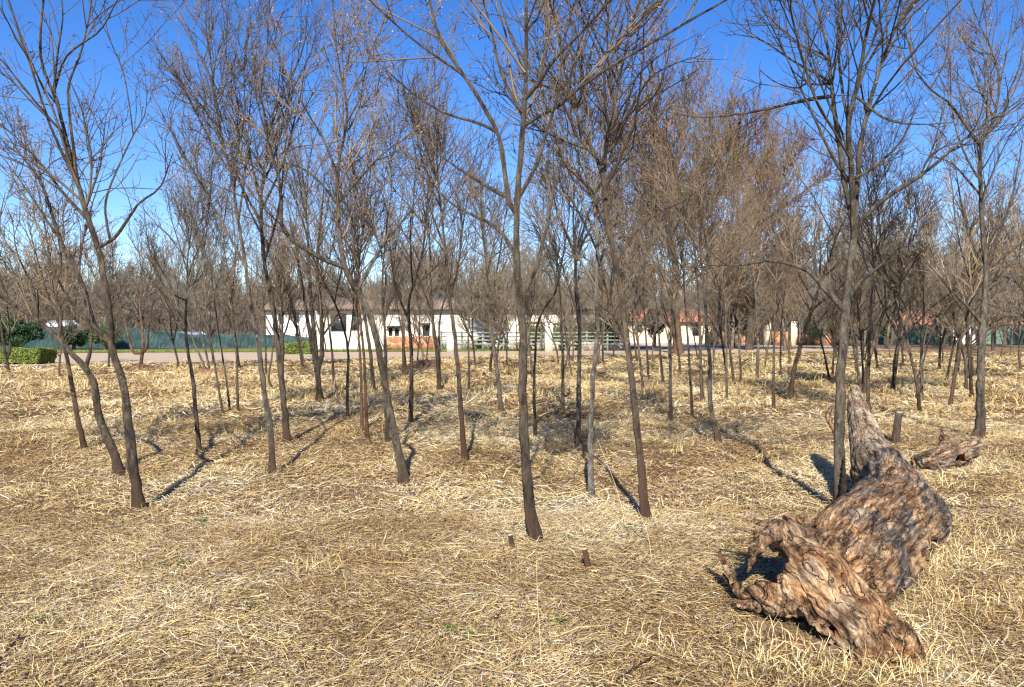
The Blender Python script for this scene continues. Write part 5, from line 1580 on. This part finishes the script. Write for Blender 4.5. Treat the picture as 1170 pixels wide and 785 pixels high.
for k, (lab, a, b, r0, m_) in enumerate([
  ('pale stick lying by the foot of the dark forking tree at left', (102, 596), (172, 585), 0.009, 'pale'),
  ('long pale stick slanting up in the left foreground', (170, 650), (230, 632), 0.006, 'pale'),
  ('pale broken stick at lower left, below the green weeds', (142, 728), (184, 704), 0.008, 'pale'),
  ('thin whitish stick curving across the bottom centre', (520, 762), (600, 777), 0.005, 'pale'),
  ('forked whitish stick in the centre foreground pointing right', (618, 692), (682, 716), 0.006, 'pale'),
  ('whitish stick left of the central tree foot', (478, 672), (536, 660), 0.005, 'pale'),
  ('dark twig lying at the bottom right of centre', (705, 782), (748, 762), 0.006, 'dark'),
  ('whitish root-like stick in front of the log cavity', (835, 748), (872, 738), 0.008, 'pale'),
  ('pale stick beside the forked one, nearer the right', (770, 628), (812, 640), 0.006, 'pale'),
  ('dark twig at the lower left edge of the field', (2, 775), (20, 735), 0.009, 'dark'),
  ('grey stick lying flat in the middle distance at left', (248, 440), (272, 431), 0.03, 'dark'),
  ('dark log-like stick lying across the straw behind the three thin saplings', (222, 442), (268, 428), 0.02, 'dark'),
  ('whitish stick lying left of the stout log-side tree', (906, 502), (936, 498), 0.012, 'pale')]):
    stick(lab, a, b, r0, m_, k)

def brush(label, px, py, wid, hei, n, k, mat='brown', flat=0.5):
    g = G(px, py); rg = np.random.default_rng(400 + k)
    root = thing('dry_brush', label, 'brush heap', tuple(g))
    s = np.stack([rg.normal(0, wid * 0.3, n), rg.normal(0, wid * 0.22, n), np.full(n, -0.02)], -1)
    az = rg.uniform(0, 6.28, n); el = np.abs(rg.normal(flat, 0.35, n))
    d = np.stack([np.cos(az) * np.cos(el), np.sin(az) * np.cos(el), np.sin(el)], -1)
    L = rg.uniform(0.3, 1.0, n)[:, None] * hei * 1.3
    pts = [s]; 
    for j in range(6):
        d = d + rg.normal(size=(n, 3)) * 0.18; d /= np.linalg.norm(d, axis=1, keepdims=True); pts.append(pts[-1] + d * L / 6)
    P = np.stack(pts, 1); P[:, :, 2] = np.maximum(P[:, :, 2], -0.02)
    Rr = np.linspace(1, 0.3, 7)[None] * rg.uniform(0.002, 0.005, n)[:, None]
    C, Rc = grow(rg, P, Rr, n * 5, 0.2, 1, 0.8, 0.4, 0.05, 0.3, 0.02, 0.15, 4, 0.6, 0.0012, 0.008)
    V, Q = merge([tubes(P, Rr, 4), tubes(C, Rc, 3)])
    np_mesh('stems', V, Q, M_TWIG[mat], root)
for k, (lab, px, py, wd, hh, n, m_) in enumerate([
  ('grey-brown heap of dry brush between the central tree and the grey swollen-footed one', 640, 515, 0.8, 0.42, 90, 'brown'),
  ('dark dry brush low behind the whitish tree', 700, 480, 0.9, 0.35, 70, 'brown'),
  ('dry brush tangle in the straw at middle right', 860, 492, 1.1, 0.35, 90, 'tan'),
  ('low brown brush clump beside the foot of the hooked pale tree', 760, 500, 0.8, 0.3, 70, 'brown'),
  ('dark brush heap behind the Y-forked tree before the rubble wall', 455, 428, 2.0, 0.6, 110, 'dark'),
  ('brown rubbly brush mound in front of the rubble wall', 488, 424, 1.8, 0.4, 110, 'tan'),
  ('brush clump near the bottom left of the three thin saplings', 188, 500, 1.0, 0.25, 60, 'dark'),
  ('grey dry brush at the foot of the left background trees', 130, 497, 1.3, 0.25, 70, 'dark'),
  ('small dry brush right of the lonely red-footed stem', 930, 470, 1.3, 0.35, 80, 'brown'),
  ('dry brush beside the crooked thin tree on the right', 1075, 505, 0.7, 0.3, 60, 'tan'),
  ('dry brush in the straw right of the big leaning grey tree', 505, 530, 0.6, 0.22, 60, 'tan'),
  ('low dry brush clump in front of the slatted fence', 560, 440, 1.2, 0.4, 60, 'dark')]):
    brush(lab, px, py, wd, hh, n, k, m_)

def weed(label, px, py, n, k, s=0.03):
    g = G(px, py); rg = np.random.default_rng(500 + k)
    root = thing('green_weed', label, 'weed', tuple(g), 'green weeds among the straw')
    az = rg.uniform(0, 6.28, n); L = rg.uniform(0.5, 1.4, n) * s
    V, Q, v = blades(rg, rg.normal(0, s * 1.3, n), rg.normal(0, s * 1.1, n), np.full(n, 0.015), L, L * 0.35, rg.uniform(0.2, 1.3, n), az, np.full(n, 0.2), rg.random(n))
    np_mesh('leaves', V, Q, M_GREEN, root, attr={'v': v})
    V, Q = tubes(np.stack([np.array([[0, 0, -0.01], [rg.normal() * 0.01, 0, s * 0.6], [rg.normal() * 0.02, rg.normal() * 0.02, s * 1.2]]) for _ in range(4)]), np.full((4, 3), 0.0012), 4)
    np_mesh('stems', V, Q, M_GREEN, root, attr={'v': np.full(len(V), 0.5)})
for k, (lab, px, py, s) in enumerate([
  ('small green weed patch left of centre in the foreground straw, the upper one', 232, 598, 0.05), ('dark green weed in the left foreground straw', 177, 650, 0.04),
  ('green weed just right of the dark one in the left foreground', 208, 648, 0.05), ('tiny green weed at left of the central tree foot', 598, 601, 0.04),
  ('green sprig right of the central tree, before the red-footed tree', 650, 618, 0.04), ('bright green sprig below the red-footed leaning tree', 724, 608, 0.045),
  ('green sprig in the bottom centre-left straw', 516, 723, 0.04), ('pale green sprig next to the bottom centre-left one', 539, 728, 0.035),
  ('green tinge of weed by the forked whitish stick', 640, 712, 0.05), ('small weed left of the brush by the left background trees', 197, 497, 0.08),
  ('small green weed at lower left below the pale sticks', 42, 712, 0.04), ('green weed near the left middle of the field', 24, 472, 0.09),
  ('green weed in the centre-left straw near the bottom', 285, 695, 0.04)]):
    weed(lab, px, py, 30, k, s * 0.72)

def stalk(label, pts, k, mat='tan', depth=None):
    g = G(*pts[0]); d = g[1]
    root = thing('dry_stalk', label, 'stalk', tuple(g), 'long dry grass stalks')
    P = catmull(np.array([g - [0, 0, 0.01]] + [W(px, py, d + 0.15 * (i + 1)) for i, (px, py) in enumerate(pts[1:])]), 24)
    V, Q = tubes(P[None] - g, np.linspace(0.0022, 0.001, 24)[None], 4)
    np_mesh('stem', V, Q, M_STRAW, root, attr={'v': np.full(len(V), 0.85)})
for k, (lab, pts) in enumerate([
  ('long pale stalk standing upright in the bottom centre', [(619, 770), (617, 730), (614, 680), (613, 640)]),
  ('long arching pale stalk between the whitish and the red-footed tree', [(716, 602), (705, 560), (692, 525), (682, 500)]),
  ('curved dry stalk arching before the log foot', [(1060, 782), (1045, 745), (1000, 742), (950, 752)]),
  ('pale stalk standing right of the red-footed tree foot', [(745, 640), (740, 610), (728, 580)]),
  ('dry stalk arching over the straw at the lower right corner', [(1150, 770), (1120, 720), (1075, 690), (1040, 690)])]):
    stalk(lab, pts, k)

# low mounds of red earth in the field
def mound(label, px, py, w_, h, k):
    g = G(px, py); r = np.random.default_rng(700 + k)
    n = 28; t = np.linspace(0, 2 * np.pi, n, endpoint=False); rings = 10; V = []
    for j in range(rings):
        q = j / (rings - 1); rad = w_ / 2 * (1 - q) * (1 + 0.2 * np.sin(3 * t + k) + r.normal(0, 0.05, n))
        z = h * (1 - (1 - q) ** 2) + r.normal(0, 0.02 * h, n) - 0.03
        V.append(np.stack([rad * np.cos(t), rad * 0.7 * np.sin(t), z], -1))
    V = np.concatenate(V); i = np.arange(rings * n).reshape(rings, n)
    Q = np.stack([i[:-1], np.roll(i[:-1], -1, 1), np.roll(i[1:], -1, 1), i[1:]], -1).reshape(-1, 4)
    o = np_mesh('earth_mound', V, Q, M_RED, smooth=True); o.location = g
    tag(o, label, 'earth mound')
M_RED = simple('red_earth', (0.30, 0.155, 0.08), (0.17, 0.09, 0.05), 9, bmp=0.9, dist=0.05)
mound('orange earth mound round the foot of the reddish multi-stemmed tree', 160, 423, 1.6, 0.25, 1)
mound('low orange earth mound behind the crossing pair of stems', 238, 428, 1.9, 0.22, 2)
mound('low rubbly earth mound before the rubble wall', 490, 420, 2.0, 0.35, 3)
mound('scraped lump of reddish earth under the broken log end', 905, 735, 0.32, 0.05, 4)
